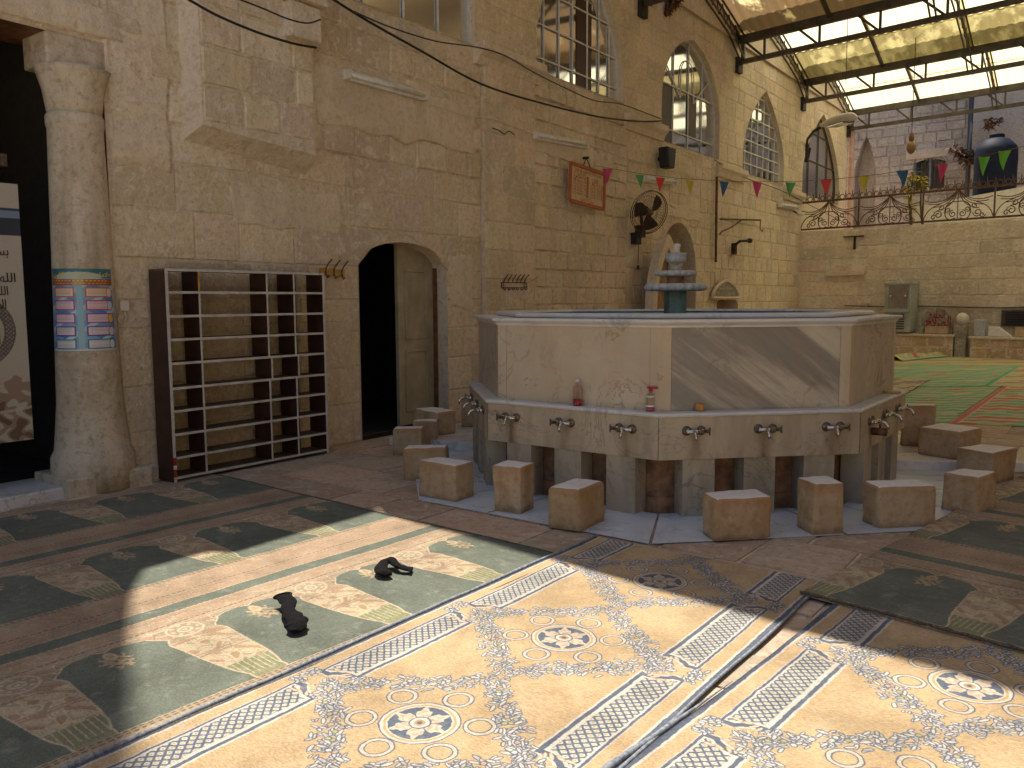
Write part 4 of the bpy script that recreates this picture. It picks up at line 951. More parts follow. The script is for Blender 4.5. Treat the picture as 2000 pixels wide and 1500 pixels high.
mat_px('green striped plastic mat nearest the camera, at the left of the far floor', ((1700, 826), (1850, 827), (1958, 757), (1740, 757)), 0, .010)
mat_px('red and green striped plastic mat at the right edge of the far floor', ((1856, 828), (2140, 842), (2140, 764), (1962, 757)), 1, .011)
mat_px('green striped plastic mat further back, in front of the sign stone', ((1720, 759), (1920, 759), (1990, 716), (1730, 712)), 0, .016)
mat_px('green and yellow plastic mat at the right beyond the diagonal seam', ((1922, 759), (2140, 762), (2140, 716), (1988, 716)), 2, .015)
mat_px('yellow and green plastic mat along the foot of the stone benches', ((1720, 714), (2140, 718), (2140, 697), (1725, 696)), 2, .013)
mat_px('purple and yellow plastic mat showing beside the basin', ((1700, 790), (1756, 781), (1818, 746), (1715, 744)), 3, .030)
# a mat end that has been turned up in folds
mb = MB(); q0, q1 = G(1758, 712, .2), G(1892, 702, .2); dd = (q1 - q0); nn = Vector((-dd.y, dd.x, 0)).normalized()
def P(i, j):
    p = q0 + dd * i + nn * (j * .75 - .1 + .25 * i); hh = .10 * math.sin(PI * min(1, j * 1.5)) ** 2 * (.5 + .8 * abs(math.sin(i * 4.2 + j * 2))) + .13 * math.exp(-((i - .93) / .09) ** 2) * math.sin(PI * j) + .01
    return Vector((p.x, p.y, fz(p.x, p.y) + .016 + hh))
mb.grid(P, 40, 16, uvfn=lambda i, j: (j * .6, i * .5)); o = thing('floor_mat', 'bunched up green and red mat end lying in folds by the stone post', 'mat', tuple((q0 + q1) / 2), 'striped plastic mats on the far floor'); obj('woven_sheet', mb, mm[2], o, True)

# ------------------------------------------------------------------ a pair of socks dropped on the carpet
def sock(label, pts, seed):
    P = [G(x, y) for x, y, *_ in pts]; path = []; rr = []
    n = 26
    for k in range(n):
        t = k / (n - 1) * (len(P) - 1); i = min(int(t), len(P) - 2); f_ = t - i; f2 = f_ * f_ * (3 - 2 * f_)
        path.append(P[i].lerp(P[i + 1], f2)); rr.append((pts[i][2] * (1 - f2) + pts[i + 1][2] * f2, pts[i][3] * (1 - f2) + pts[i + 1][3] * f2, pts[i][4] * (1 - f2) + pts[i + 1][4] * f2))
    mb = MB(); m = 16; vs = []
    for k, p in enumerate(path):
        d = (path[min(k + 1, n - 1)] - path[max(k - 1, 0)]); d.z = 0; d.normalize(); s = Vector((-d.y, d.x, 0)); w, h, lift = rr[k]
        for i in range(m):
            a = 2 * PI * i / m; fold = 1 + .30 * N3(p.x * 40 + seed, p.y * 40, i * .5) + .10 * math.sin(k * 1.9 + i)
            vs.append(Vector((p.x, p.y, .026 + lift + h)) + s * (math.cos(a) * w * fold) + UP * (math.sin(a) * h * fold))
    fs = [(k * m + i, k * m + (i + 1) % m, (k + 1) * m + (i + 1) % m, (k + 1) * m + i) for k in range(n - 1) for i in range(m)] + [tuple(range((n - 1) * m, n * m))]
    mb.add(vs, fs); o = thing('sock', label, 'sock', tuple(path[n // 2]), 'pair of dropped socks'); x = obj('knit', mb, M['sock'], o, True)
    sm = x.modifiers.new('smooth', 'SUBSURF'); sm.levels = sm.render_levels = 1
    cu = MB(); p = path[0]; d = (path[0] - path[1]).normalized(); s = Vector((-d.y, d.x, 0)); w, h, l = rr[0]
    cu.tube([Vector((p.x, p.y, .026 + l + h)) + s * (math.cos(a) * w * 1.08) + UP * (math.sin(a) * h * 1.1) for a in np.linspace(0, 2 * PI, 17)], .004, 6, cap=False); obj('cuff', cu, M['sock'], o, True)
sock('black sock crumpled with its foot towards the camera, nearer of the pair', [(553, 1188, .046, .012, .03), (566, 1198, .044, .016, .015), (562, 1211, .030, .024, .006), (571, 1221, .042, .022, .004), (581, 1232, .052, .024, .0), (579, 1242, .050, .021, 0), (576, 1248, .022, .010, 0)], 1)
sock('black sock curled into a loop, farther of the pair', [(804, 1124, .038, .008, .0), (792, 1124, .026, .011, .006), (776, 1122, .024, .015, .012), (764, 1113, .028, .018, .02), (750, 1116, .032, .018, .01), (742, 1127, .040, .019, .0), (752, 1134, .042, .020, 0), (765, 1132, .026, .015, 0)], 2)
# ------------------------------------------------------------------ back wall of the courtyard, under the railing
YB = 22.15
FK = Face(Vector((-7, YB, 0)), TDIR, TNRM)
def back(x, y, off=0.): return WS(x, y, YB, off)
def bs(x, y): p = back(x, y) - Vector((-7, YB, 0)); return p.dot(TDIR), p.z
BW = thing('courtyard_wall', 'yellowish coursed stone wall across the far end of the courtyard carrying the iron railing', 'wall', (-2, YB, 0))
cm = MB(); core_face(cm, FK, 0, 17, -.2, 3.36, []); cm.add([FK.p(0, 3.36), FK.p(17, 3.36), FK.p(17, 3.36, -4.2), FK.p(0, 3.36, -4.2)], [(0, 1, 2, 3)]); obj('wall_core', cm, M['stone_core'], BW)
bst = masonry(FK, 0.02, 9, .2, 3.34, [], (.27, .37), (.35, .85), .011, .004, 31, gap=.016, jit=.014, edge=.012)
lay_stones(BW, bst, M['stone'], 290)
# dark slot of an old air conditioner, ledge, bracket
s, z = bs(1958, 632); ac = thing('wall_vent', 'dark recessed air conditioner box in the back wall above the right bench', 'vent', tuple(FK.p(s, z)))
mb = MB(); s0, z0 = bs(1957, 637); s1, z1 = bs(2090, 606); mb.prism([FK.p(s0, z0), FK.p(s1, z0), FK.p(s1, z1), FK.p(s0, z1)], TNRM * .10); obj('box', mb, M['steel_paint'], ac)
mb = MB()
for k in range(6): q = z0 + .05 + (z1 - z0 - .1) * k / 5; mb.bar(FK.p(s0 + .08, q, .112), FK.p(s1 - .05, q, .112), .02, .03)
obj('grille', mb, M['black'], ac)
mb = MB(); (s0, z0), (s1, z1) = bs(1612, 538), bs(1690, 532); mb.prism([FK.p(s0, z0 - .03), FK.p(s1, z0 - .02), FK.p(s1 + .03, z0 + .10), FK.p(s0 + .06, z0 + .11)], TNRM * .10); bevel(obj('stone_ledge', mb, M['stone_core'], BW), .02)
mb = MB(); p = FK.p(*bs(1671, 462)); mb.bar(p - TDIR * .28 + TNRM * .05, p + TDIR * .22 + TNRM * .05, .05, .03); mb.bar(p + TNRM * .04, p + TNRM * .05 - UP * .32, .05, .04)
o = obj('iron_bracket', mb, M['iron'], label='rusty T shaped iron bracket on the back wall', cat='bracket')

# low benches of stone at its foot, with things standing on them
def bench(label, xa, xb, yt, yb, xend=None, off=.55):
    a, b_ = back(xa, yb, off), back(xb, yb, off); s0 = (a - Vector((-7, YB, 0))).dot(TDIR); s1 = (b_ - Vector((-7, YB, 0))).dot(TDIR)
    zt = back(xb if xend is None else xend, yt, off).z; z0 = .24
    o = thing('stone_bench', label, 'bench', tuple(FK.p((s0 + s1) / 2, z0, .3)))
    F2 = Face(FK.o + TNRM * off, TDIR, TNRM); mb = MB(); mb.prism([FK.p(s0, .05, 0.02), FK.p(s1, .05, .02), FK.p(s1, zt - .05, .02), FK.p(s0, zt - .05, .02)], TNRM * (off - .02)); obj('bench_core', mb, M['stone_core'], o)
    for vs, fs, c, _ in masonry(F2, s0, s1, z0, zt - .05, [], (.26, .3), (.26, .5), .014, .006, 51 + int(xa), gap=.02): crisp(obj('stone', MB().add(vs, fs, (c[0] * .8, c[1] * .66, c[2] * .52)), M['stone'], o, True, True))
    mb = MB(); mb.prism([FK.p(s0 - .03, zt - .05, .015), FK.p(s1 + .03, zt - .05, .015), FK.p(s1 + .03, zt, .015), FK.p(s0 - .03, zt, .015)], TNRM * (off + .02)); bevel(obj('slab', mb, M['stone_core'], o), .01)
    return zt, s0, s1
zt1, s0, s1 = bench('low stone bench against the back wall carrying the water cooler', 1700, 1860, 653.5, 691, 1858)
zt2, s2_, s3 = bench('low stone bench against the back wall at the right edge with broken slabs on it', 1894, 2110, 657, 694, 1896)
def onb(x, y, off): q = back(x, y, off); return (q - Vector((-7, YB, 0))).dot(TDIR)
# water cooler
s = onb(1757, 600, .40); w = onb(1799, 600, .4) - onb(1727, 600, .55); wc = thing('water_cooler', 'tall grey green water cooler with a steel front standing on the left bench', 'water cooler', tuple(FK.p(s, zt1, .35)))
sa, sb = onb(1727, 600, .62), onb(1776, 600, .62); zt = back(1727, 556, .62).z; sdep = .52
mb = MB(); mb.prism([FK.p(sa, zt1 + .03, .62), FK.p(sb + .02, zt1 + .03, .62), FK.p(sb + .02, zt, .62), FK.p(sa, zt, .62)], -TNRM * sdep); bevel(obj('cabinet', mb, M['cooler'], wc), .015)
mb = MB(); mb.prism([FK.p(sa - .02, zt, .64), FK.p(sb + .03, zt, .64), FK.p(sb + .03, zt + .03, .64), FK.p(sa - .02, zt + .03, .64)], -TNRM * .57); obj('cabinet_top', mb, M['cooler'], wc)
mb = MB(); zm = zt - .85 * (zt - zt1) * .55; mb.prism([FK.p(sa + .09, zm, .625), FK.p(sb - .03, zm, .625), FK.p(sb - .03, zt - .03, .625), FK.p(sa + .09, zt - .03, .625)], TNRM * .006); obj('front_plate', mb, M['steel'], wc)
for k in (0.22, .80):
    mb = MB(); c = FK.p(sa + (sb - sa) * k + .03, zm + .26, .63); mb.tube([c, c + TNRM * .05], .018, 8); mb.tube([c + TNRM * .05 + UP * .03, c + TNRM * .05 - UP * .05], .010, 6); obj('tap', mb, M['chrome'], wc, True)
mb = MB(); mb.prism([FK.p(sa + .04, zm - .10, .62), FK.p(sb, zm - .10, .62), FK.p(sb, zm - .05, .62), FK.p(sa + .04, zm - .05, .62)], TNRM * .10); obj('drip_tray', mb, M['cooler'], wc)
mb = MB()
for k in range(7): q = zt1 + .12 + k * .055; mb.bar(FK.p(sa + .12, q, .625), FK.p(sb - .10, q, .625), .02, .022)
obj('louvre', mb, M['wood_dark'], wc)
# socket with lead left of the cooler
mb = MB(); p = FK.p(*bs(1696, 588)); mb.box((p.x - .06, p.y - .07, p.z - .06), (p.x + .06, p.y + .01, p.z + .06)); mb.tube([p + TNRM * .06, p + TNRM * .04 - UP * .2 - TDIR * .05, p + TNRM * .04 - UP * .55 - TDIR * .08], .012, 5)
obj('junction_box', mb, M['cream_plastic'], label='small pale junction box with a lead on the back wall left of the cooler', cat='junction box')
mb = MB(); mb.tube([FK.p(*bs(x, y), .04) for x, y in ((1650, 597), (1725, 599), (1800, 598), (1850, 599), (1905, 600), (1950, 601), (2060, 598))], .013, 5)
obj('wall_cable', mb, M['pipe'], label='thin cable running level along the back wall behind the cooler', cat='cable')
# round-topped stone with red writing
SP = thing('sign_stone', 'round topped grey stone with red Arabic writing beside the water cooler', 'sign', tuple(FK.p(onb(1828, 640, .35), zt1, .35)))
F3 = Face(FK.o + TNRM * .38, TDIR, TNRM); sL, sR = onb(1799, 640, .38), onb(1859, 640, .38); zT = back(1828, 600, .38).z; zb = zt1
pts = [F3.p(sL, zb), F3.p(sR, zb)] + [F3.p((sL + sR) / 2 + (sR - sL) / 2 * math.cos(a), zb + (zT - zb) * (.45 + .55 * math.sin(a))) for a in np.linspace(0, PI, 16)]
mb = MB(); mb.prism(pts, -TNRM * .14); bevel(obj('slab', mb, M['grey_stone'], SP), .012)
# Arabic lettering: letters are joined by hand into their contextual forms and set from right to left
NOJOIN = 'اأإآدذرزوىةء'
NM = {'ا': 'ALEF', 'أ': 'ALEF WITH HAMZA ABOVE', 'إ': 'ALEF WITH HAMZA BELOW', 'ب': 'BEH', 'ت': 'TEH', 'ج': 'JEEM', 'ح': 'HAH', 'د': 'DAL', 'ر': 'REH', 'س': 'SEEN', 'ش': 'SHEEN', 'ص': 'SAD', 'ض': 'DAD', 'ط': 'TAH', 'ع': 'AIN', 'ف': 'FEH', 'ق': 'QAF', 'ك': 'KAF', 'ل': 'LAM', 'م': 'MEEM', 'ن': 'NOON', 'ه': 'HEH', 'و': 'WAW', 'ي': 'YEH', 'ى': 'ALEF MAKSURA', 'ة': 'TEH MARBUTA', 'خ': 'KHAH', 'ذ': 'THAL', 'ء': 'HAMZA', 'ز': 'ZAIN', 'غ': 'GHAIN', 'آ': 'ALEF WITH MADDA ABOVE'}
def arabic(txt):
    out = []
    for word in txt.split(' '):
        w = []; i = 0; prev = False
        while i < len(word):
            ch = word[i]; nxt = word[i + 1] if i + 1 < len(word) else ''
            if ch == 'ل' and nxt in ('ا', 'أ'):
                nm = 'ARABIC LIGATURE LAM WITH ' + NM[nxt] + (' FINAL FORM' if prev else ' ISOLATED FORM'); w.append(unicodedata.lookup(nm)); prev = False; i += 2; continue
            if ch not in NM: w.append(ch); prev = False; i += 1; continue
            fwd = ch not in NOJOIN and nxt in NM and nxt != 'ء'
            form = ('MEDIAL' if fwd else 'FINAL') if prev else ('INITIAL' if fwd else 'ISOLATED')
            if ch == 'ء': form = 'ISOLATED'
            w.append(unicodedata.lookup('ARABIC LETTER %s %s FORM' % (NM[ch], form))); prev = fwd; i += 1
        out.append(''.join(w))
    return ' '.join(out)[::-1]
def lettering(txt, F, a, z, dep, height, mat, parent, width=None, right=True, bold=.0, name='lettering', bend=None, raw=False):
    cu = D.curves.new('t', 'FONT'); cu.body = txt if raw else arabic(txt); cu.resolution_u = 2; cu.offset = bold; cu.fill_mode = 'FRONT'
    o = D.objects.new('t', cu); me = D.meshes.new_from_object(o); D.objects.remove(o); D.curves.remove(cu)
    n = len(me.vertices); co = np.empty(n * 3); me.vertices.foreach_get('co', co); co = co.reshape(-1, 3)
    if n == 0: return None
    co[:, 0] -= co[:, 0].min(); k = height
    sx = k if width is None else width / co[:, 0].max(); X = co[:, 0] * sx; Yv = co[:, 1] * k
    if right: X = X - X.max()
    P = [(bend or F.p)(a + x, z + y, dep) for x, y in zip(X, Yv)]
    me.vertices.foreach_set('co', np.array([c for p in P for c in p])); me.materials.clear(); me.materials.append(mat); me.update()
    o = D.objects.new(name, me); return link(o, parent)
lettering('الجامع', F3, sR - .16, zb + (zT - zb) * .60, .006, .24, M['red_paint'], SP, width=(sR - sL) * .52, bold=.02)
lettering('الصلاح', F3, sR - .02, zb + (zT - zb) * .26, .006, .34, M['red_paint'], SP, width=(sR - sL) * .84, bold=.02)
# post with a ball
s = onb(1878, 660, .45); bp = thing('stone_post', 'square grey stone post topped by a pale ball between the two benches', 'post', tuple(FK.p(s, .25, .45)))
wpost = (onb(1889, 660, .5) - onb(1868, 660, .5)) / 2; zt = back(1878, 636, .5).z
mb = MB(); c = FK.p(s, 0, .45); mb.prism([c - TDIR * wpost - TNRM * wpost + UP * .2, c + TDIR * wpost - TNRM * wpost + UP * .2, c + TDIR * wpost + TNRM * wpost + UP * .2, c - TDIR * wpost + TNRM * wpost + UP * .2], (0, 0, zt - .2)); bevel(obj('shaft', mb, M['grey_stone'], bp), .012)
mb = MB(); r = .135; mb.lathe([(.05, 0)] + [(r * math.sin(a), .02 + r - r * math.cos(a)) for a in np.linspace(.35, PI - .02, 12)], c + UP * zt, 18); obj('ball', mb, M['parapet'], bp, True)
def block_on(name, label, cat, xa, xb, y0, off, zt, mat, dep=.22, slope=0.):
    a, b_ = onb(xa, 640, off), onb(xb, 640, off); z1 = back(xa, y0, off).z; mb = MB()
    mb.prism([FK.p(a, zt + .003, off), FK.p(b_, zt + .003, off), FK.p(b_ - slope, z1, off), FK.p(a, z1, off)], -TNRM * dep)
    bevel(obj(name, mb, M[mat], label=label, cat=cat), .015)
block_on('stone_slab', 'tan slab lying in front of the sign stone', 'slab', 1806, 1851, 637, .53, zt1, 'stool', .12)
block_on('stone_block', 'short dark stone standing between cooler and tan slab', 'stone', 1795, 1804, 637, .5, zt1, 'grey_stone', .1)
block_on('stone_block', 'upright pale stone stump at the left end of the right bench', 'stone', 1902, 1924, 624, .42, zt2, 'scallop', .22)
block_on('stone_slab', 'cut slab with a slanted end on the right bench', 'slab', 1930, 1978, 638, .45, zt2, 'stool_top', .12, .28)
block_on('stone_slab', 'broken slab at the right edge of the right bench', 'slab', 1983, 2080, 639, .45, zt2, 'stool', .12, 0)

# ------------------------------------------------------------------ wrought iron railing
RY = YB + .12; FR = Face(Vector((-6.93, RY, 0)), TDIR, TNRM)
def rs_(x, y): p = WS(x, y, RY) - FR.o; return p.dot(TDIR), p.z
sA, zA = rs_(1562, 449); zRt = rs_(1562, 397)[1]; RW = 1.52; H_ = zRt - zA
RA = thing('iron_railing', 'rusty wrought iron railing of scrolls and rings along the top of the back wall', 'railing', tuple(FR.p(sA, zA)))
def spiral(c, r, a0, turns, dirn, n=14): return [(c[0] + r * (1 - .75 * t) * math.cos(a0 + dirn * turns * 2 * PI * t), c[1] + r * (1 - .75 * t) * math.sin(a0 + dirn * turns * 2 * PI * t)) for t in np.linspace(0, 1, n)]
def arc(p0, p1, bulge, n=9):
    p0, p1 = np.array(p0), np.array(p1); m = (p0 + p1) / 2; d = p1 - p0; nn = np.array([-d[1], d[0]]); return [tuple(p0 * (1 - t) ** 2 + (m + nn * bulge * 2) * 2 * t * (1 - t) + p1 * t * t) for t in np.linspace(0, 1, n)]
curves = []; W2 = RW / 2
for s_ in (-1, 1):
    for k, (ex, ez) in enumerate(((.62, .30), (.55, .42), (.47, .54), (.38, .66))): curves.append((arc((s_ * .02, H_ * .97), (s_ * ex * RW * .98 / 1.0 * .78, H_ * (1 - ez)), .18 * s_ * (1 if s_ < 0 else 1) * -1 * s_ * s_), .011))
    curves.append((arc((s_ * .0, H_ * .60), (s_ * .27, H_ * .22), .30 * s_), .012)); curves.append((arc((s_ * .27, H_ * .22), (s_ * .05, H_ * .06), .35 * s_), .012))
    curves.append((spiral((s_ * .10, H_ * .20), .085, PI / 2, 1.3, -s_), .010)); curves.append((spiral((s_ * .20, H_ * .33), .065, -PI / 2, 1.2, s_), .010))
    curves.append((spiral((s_ * .42, H_ * .20), .10, PI, 1.4, s_), .010)); curves.append((spiral((s_ * .52, H_ * .12), .065, 0, 1.2, -s_), .010)); curves.append((spiral((s_ * .36, H_ * .42), .07, PI / 2, 1.1, s_), .010))
    curves.append((arc((s_ * W2 * .98, H_ * .02), (s_ * .38, H_ * .55), -.16 * s_), .011))
npan = 4
for k in range(npan):
    c = sA + RW * (k + .5); mb = MB()
    for cv, r in curves: mb.tube([FR.p(c + x, zA + z) for x, z in cv], r * 1.25, 4, cap=False)
    mb.bar(FR.p(c, zA), FR.p(c, zRt), .018, .018); obj('scroll_panel', mb, M['rust'], RA)
    fb = MB()
    for i in range(9):
        x = c - RW / 2 + RW * (i + .5) / 9; fb.tube([FR.p(x + .06 * math.cos(a), zRt + .075 + .06 * math.sin(a)) for a in np.linspace(0, 2 * PI, 11)], .011, 4, cap=False)
        x2 = c - RW / 2 + RW * i / 9; fb.tube([FR.p(x2, zRt), FR.p(x2, zRt + .16), FR.p(x2, zRt + .24)], [.012, .014, .002], 4)
    obj('ring_crest', fb, M['rust'], RA)
    mb = MB(); mb.bar(FR.p(c - RW / 2, zA), FR.p(c - RW / 2, zRt), .035, .035); obj('post', mb, M['rust'], RA)
for z_, nm in ((zA, 'bottom_rail'), (zRt, 'top_rail')):
    mb = MB(); mb.bar(FR.p(sA - .02, z_), FR.p(sA + RW * npan, z_), .03, .045); obj(nm, mb, M['rust'], RA)

# ------------------------------------------------------------------ beyond: terrace building, tank, plants
YF = 29.0
FF = Face(Vector((-12, YF, 0)), (1, 0, 0), (0, -1, 0))
def ff(x, y): p = WY(x, y, YF); return p.x + 12, p.z
FBD = thing('terrace_building', 'grey rubble stone house in bluish shade behind the railing', 'building', (-4, YF, 0))
aL, _ = ff(1668, 400); aR_, _ = ff(1708, 400); zap = ff(1688, 268)[1]; zsp = ff(1700, 350)[1]
o_arch = Opening((aL + aR_) / 2, aR_ - aL, 3.0, zsp, zap, 1.7, .9, depth=.35)
wL, wz0 = ff(1784, 372); wR, wz1 = ff(1847, 306); o_win = Opening((wL + wR) / 2, wR - wL, wz0, wz1 - .005, wz1, depth=.25)
cm = MB(); core_face(cm, FF, 0, 19, 2.5, 11.5, [o_arch, o_win]); obj('wall_core', cm, M['far_core'], FBD)
cm = MB(); reveal(cm, FF, o_arch); reveal(cm, FF, o_win); L = o_arch.outline(); cm.add([FF.p(a, z, -.34) for a, z in L], [tuple(range(len(L)))]); obj('reveal', cm, M['far_core'], FBD)
fst = masonry(FF, 3.5, 14.5, 3.3, 9.5, [o_arch, o_win], (.24, .34), (.28, .62), .030, .016, 61, jit=.02, gap=.02)
lay_stones(FBD, fst, M['stone_far'], 200)
mb = MB(); L = o_win.outline(); mb.add([FF.p(a, z, -.2) for a, z in L], [tuple(range(len(L)))]); w_ = obj('window', mb, M['glass'], FBD)
mb = MB()
for a in np.linspace(o_win.c - o_win.w / 2, o_win.c + o_win.w / 2, 3): mb.bar(FF.p(a, wz0, -.17), FF.p(a, wz1, -.17), .08, .06)
for z_ in (wz0, wz1): mb.bar(FF.p(wL, z_, -.17), FF.p(wR, z_, -.17), .06, .08)
obj('frame', mb, M['blue_frame'], w_)
mb = MB()
for a in np.linspace(o_win.c - o_win.w / 2, o_win.c + o_win.w / 2, 10)[1:-1]: mb.tube([FF.p(a, wz0, -.05), FF.p(a, wz1, -.05)], .014, 5)
obj('window_bars', mb, M['pipe'], w_)
mb = MB(); mb.prism([FF.p(wL - .25, wz1 + .02, -.05), FF.p(wR + .1, wz1 + .02, -.05), FF.p(wR + .1, wz1 + .28, -.05), FF.p(wL - .25, wz1 + .28, -.05)], (0, -.10, 0)); obj('lintel', mb, M['plaster'], FBD)
a, _ = ff(1897, 300); mb = MB(); mb.tube([FF.p(a, 3, .12), FF.p(a, 8.2, .12)], .11, 10); obj('drainpipe', mb, M['pipe'], FBD, True)
mb = MB(); a, _ = ff(1898, 200); mb.prism([FF.p(a + .1, 2.5, .0), FF.p(19, 2.5, .0), FF.p(19, 8.6, .0), FF.p(a + .1, 8.6, .0)], (0, -.30, 0)); obj('rendered_wing', mb, M['far_core'], FBD)
p = WX(1655, 400, -7); mb = MB(); mb.tube([(-6.90, 26.52, 3.2), (-6.90, 26.52, 6.75)], .075, 10); obj('corner_pipe', mb, M['pinkpipe'], label='pink painted downpipe at the far corner of the hall', cat='pipe')
# blue tank
tp = WY(1944, 330, 26.5); rt = (WY(1986, 330, 26.5).x - WY(1901, 330, 26.5).x) / 2; zt = WY(1944, 268, 26.5).z
tk = thing('water_tank', 'dark blue round plastic water tank behind the railing on the right', 'tank', (tp.x, 26.5, 3.36))
mb = MB(); z0 = 3.36; hh = zt - z0; mb.lathe([(rt * .98, z0)] + [(rt * (1 + (.02 if k % 2 else 0)), z0 + hh * .86 * k / 8) for k in range(9)] + [(rt * .93, z0 + hh * .9), (rt * .6, z0 + hh * .97), (rt * .40, z0 + hh * .985)], (tp.x, 26.5, 0), 28); obj('tank_body', mb, M['tank'], tk, True)
mb = MB(); mb.lathe([(rt * .36, zt - .03), (rt * .36, zt + .06), (rt * .3, zt + .08)], (tp.x, 26.5, 0), 20); obj('lid', mb, M['tank'], tk)
# whitewashed parapet in the sun
PP = [(WY(x, y, 24.2)) for x, y in ((1786, 404), (2000, 364), (2080, 349))]
mb = MB(); mb.prism([Vector((PP[0].x, 24.2, 3.37)), Vector((PP[2].x, 24.2, 3.37)), Vector((PP[2].x, 24.2, PP[2].z)), PP[0]], (0, .35, 0)); obj('parapet', mb, M['parapet'], label='low whitewashed parapet rising to the right behind the railing, its top in sun', cat='wall')
# plants
def leaf_card(mb, p, d, L, w, droop=.3):
    d = d.normalized(); s = d.cross(UP); s = s.normalized() if s.length > .05 else Vector((1, 0, 0)); pts = [p, p + d * L * .5 + s * w, p + d * L - UP * L * droop, p + d * L * .5 - s * w]; mb.add(pts, [(0, 1, 2, 3)])
def plant(name, label, base, top, mats, n, L, spread, stems=1, seed=1, droop=.4, crown=.35):
    rng = random.Random(seed); o = thing(name, label, 'plant', tuple(base)); st_, lv = MB(), MB()
    for k in range(stems):
        t = Vector(top) + Vector((rng.uniform(-spread, spread), rng.uniform(-spread, spread), rng.uniform(-.2, .1))); m_ = Vector(base).lerp(t, .5) + Vector((rng.uniform(-.05, .05), 0, 0)); st_.tube([base, m_, t], [.035, .028, .012], 5)
        for i in range(n // stems):
            q = Vector(base).lerp(t, 1 - crown * rng.random() ** 1.5); leaf_card(lv, q, Vector((rng.uniform(-1, 1), rng.uniform(-1, 1), rng.uniform(-.2, .8))), L * rng.uniform(.6, 1.2), L * .14, droop)
    obj('stem', st_, M[mats[0]], o, True); obj('leaves', lv, M[mats[1]], o); return o
b0 = WY(1780, 438, 22.9); b0.z = 3.37
plant('potted_plant', 'tall stem with bright yellow leaves rising behind the railing, by the barred window', b0, WY(1777, 348, 22.9), ('leaf_green', 'leaf_gold'), 60, .30, .10, 2, 3, crown=.75)
b1 = WY(1803, 436, 23.1); b1.z = 3.37
plant('potted_plant', 'second yellow leaved stem with a tufted head right of the first', b1, WY(1803, 345, 23.1), ('leaf_green', 'leaf_gold'), 46, .28, .05, 1, 4, crown=.22)
q = WY(1893, 318, 28.5); plant('wall_weed', 'dry dark weed growing from the wall behind the drainpipe', q, q + Vector((0, -.3, .25)), ('leaf_dry', 'leaf_dry'), 260, .30, .55, 6, 5, crown=1.)
q = WY(1930, 252, 28.4); plant('wall_weed', 'small dry weed on the wall above the blue tank', q, q + Vector((.1, -.2, .25)), ('leaf_dry', 'leaf_dry'), 160, .22, .35, 4, 6, crown=1.)
q = WX(1300, 30, -6.98); plant('wall_weed', 'red brown dried creeper hanging on the wall high above the fan', q, q + Vector((.15, .15, .45)), ('leaf_dry', 'leaf_dry'), 240, .16, .22, 7, 8, crown=1.)

# ------------------------------------------------------------------ steel canopy roof with fibreglass sheets
TX = [8.8, 13.22, 17.63, 22.05, 26.4]; ZB, ZTc = 6.66, 7.12; XW = 13.5
RF = thing('canopy_roof', 'stepped steel truss roof with yellowed translucent sheets over the far courtyard', 'roof', (0, 17, 6.7))
def tp_(y0, s, z, dy=0.): return Vector((-6.93, y0, z)) + TDIR * s + Vector((0, dy, 0))
for k, y0 in enumerate(TX):
    mb = MB(); mb.bar(tp_(y0, 0, ZTc), tp_(y0, XW, ZTc), .10, .17); tr = obj('truss', mb, M['steel_paint'], RF)
    mb = MB(); mb.bar(tp_(y0, 0, ZB), tp_(y0, XW, ZB), .09, .09); obj('bottom_chord', mb, M['steel_paint'], tr)
    mb = MB(); mb.bar(tp_(y0, .06, ZB), tp_(y0, .06, ZTc), .07, .07)
    n = 11
    for i in range(n):
        s = .55 + 1.18 * i; mb.bar(tp_(y0, s, ZB + .04), tp_(y0, s, ZTc - .08), .045, .045); mb.bar(tp_(y0, s - .42, ZTc - .08), tp_(y0, s - .05, ZB + .04), .045, .045)
    obj('web_bars', mb, M['steel_paint'], tr)
    mb = MB(); mb.box((-7.05, y0 - .12, ZB - .22), (-6.92, y0 + .12, ZB + .10)); obj('end_plate', mb, M['iron'], tr)
PROF = [(.07, 7.175), (-1.1, 7.56), (-2.2, 7.86), (-3.3, 8.10), (-4.3, 8.25), (-4.75, 8.29)]
def pf(t):                                     # along the slope
    n = len(PROF) - 1; i = min(int(t * n), n - 1); f_ = t * n - i; return tuple(PROF[i][q] * (1 - f_) + PROF[i + 1][q] * f_ for q in (0, 1))
cols = 7; CW = XW / cols
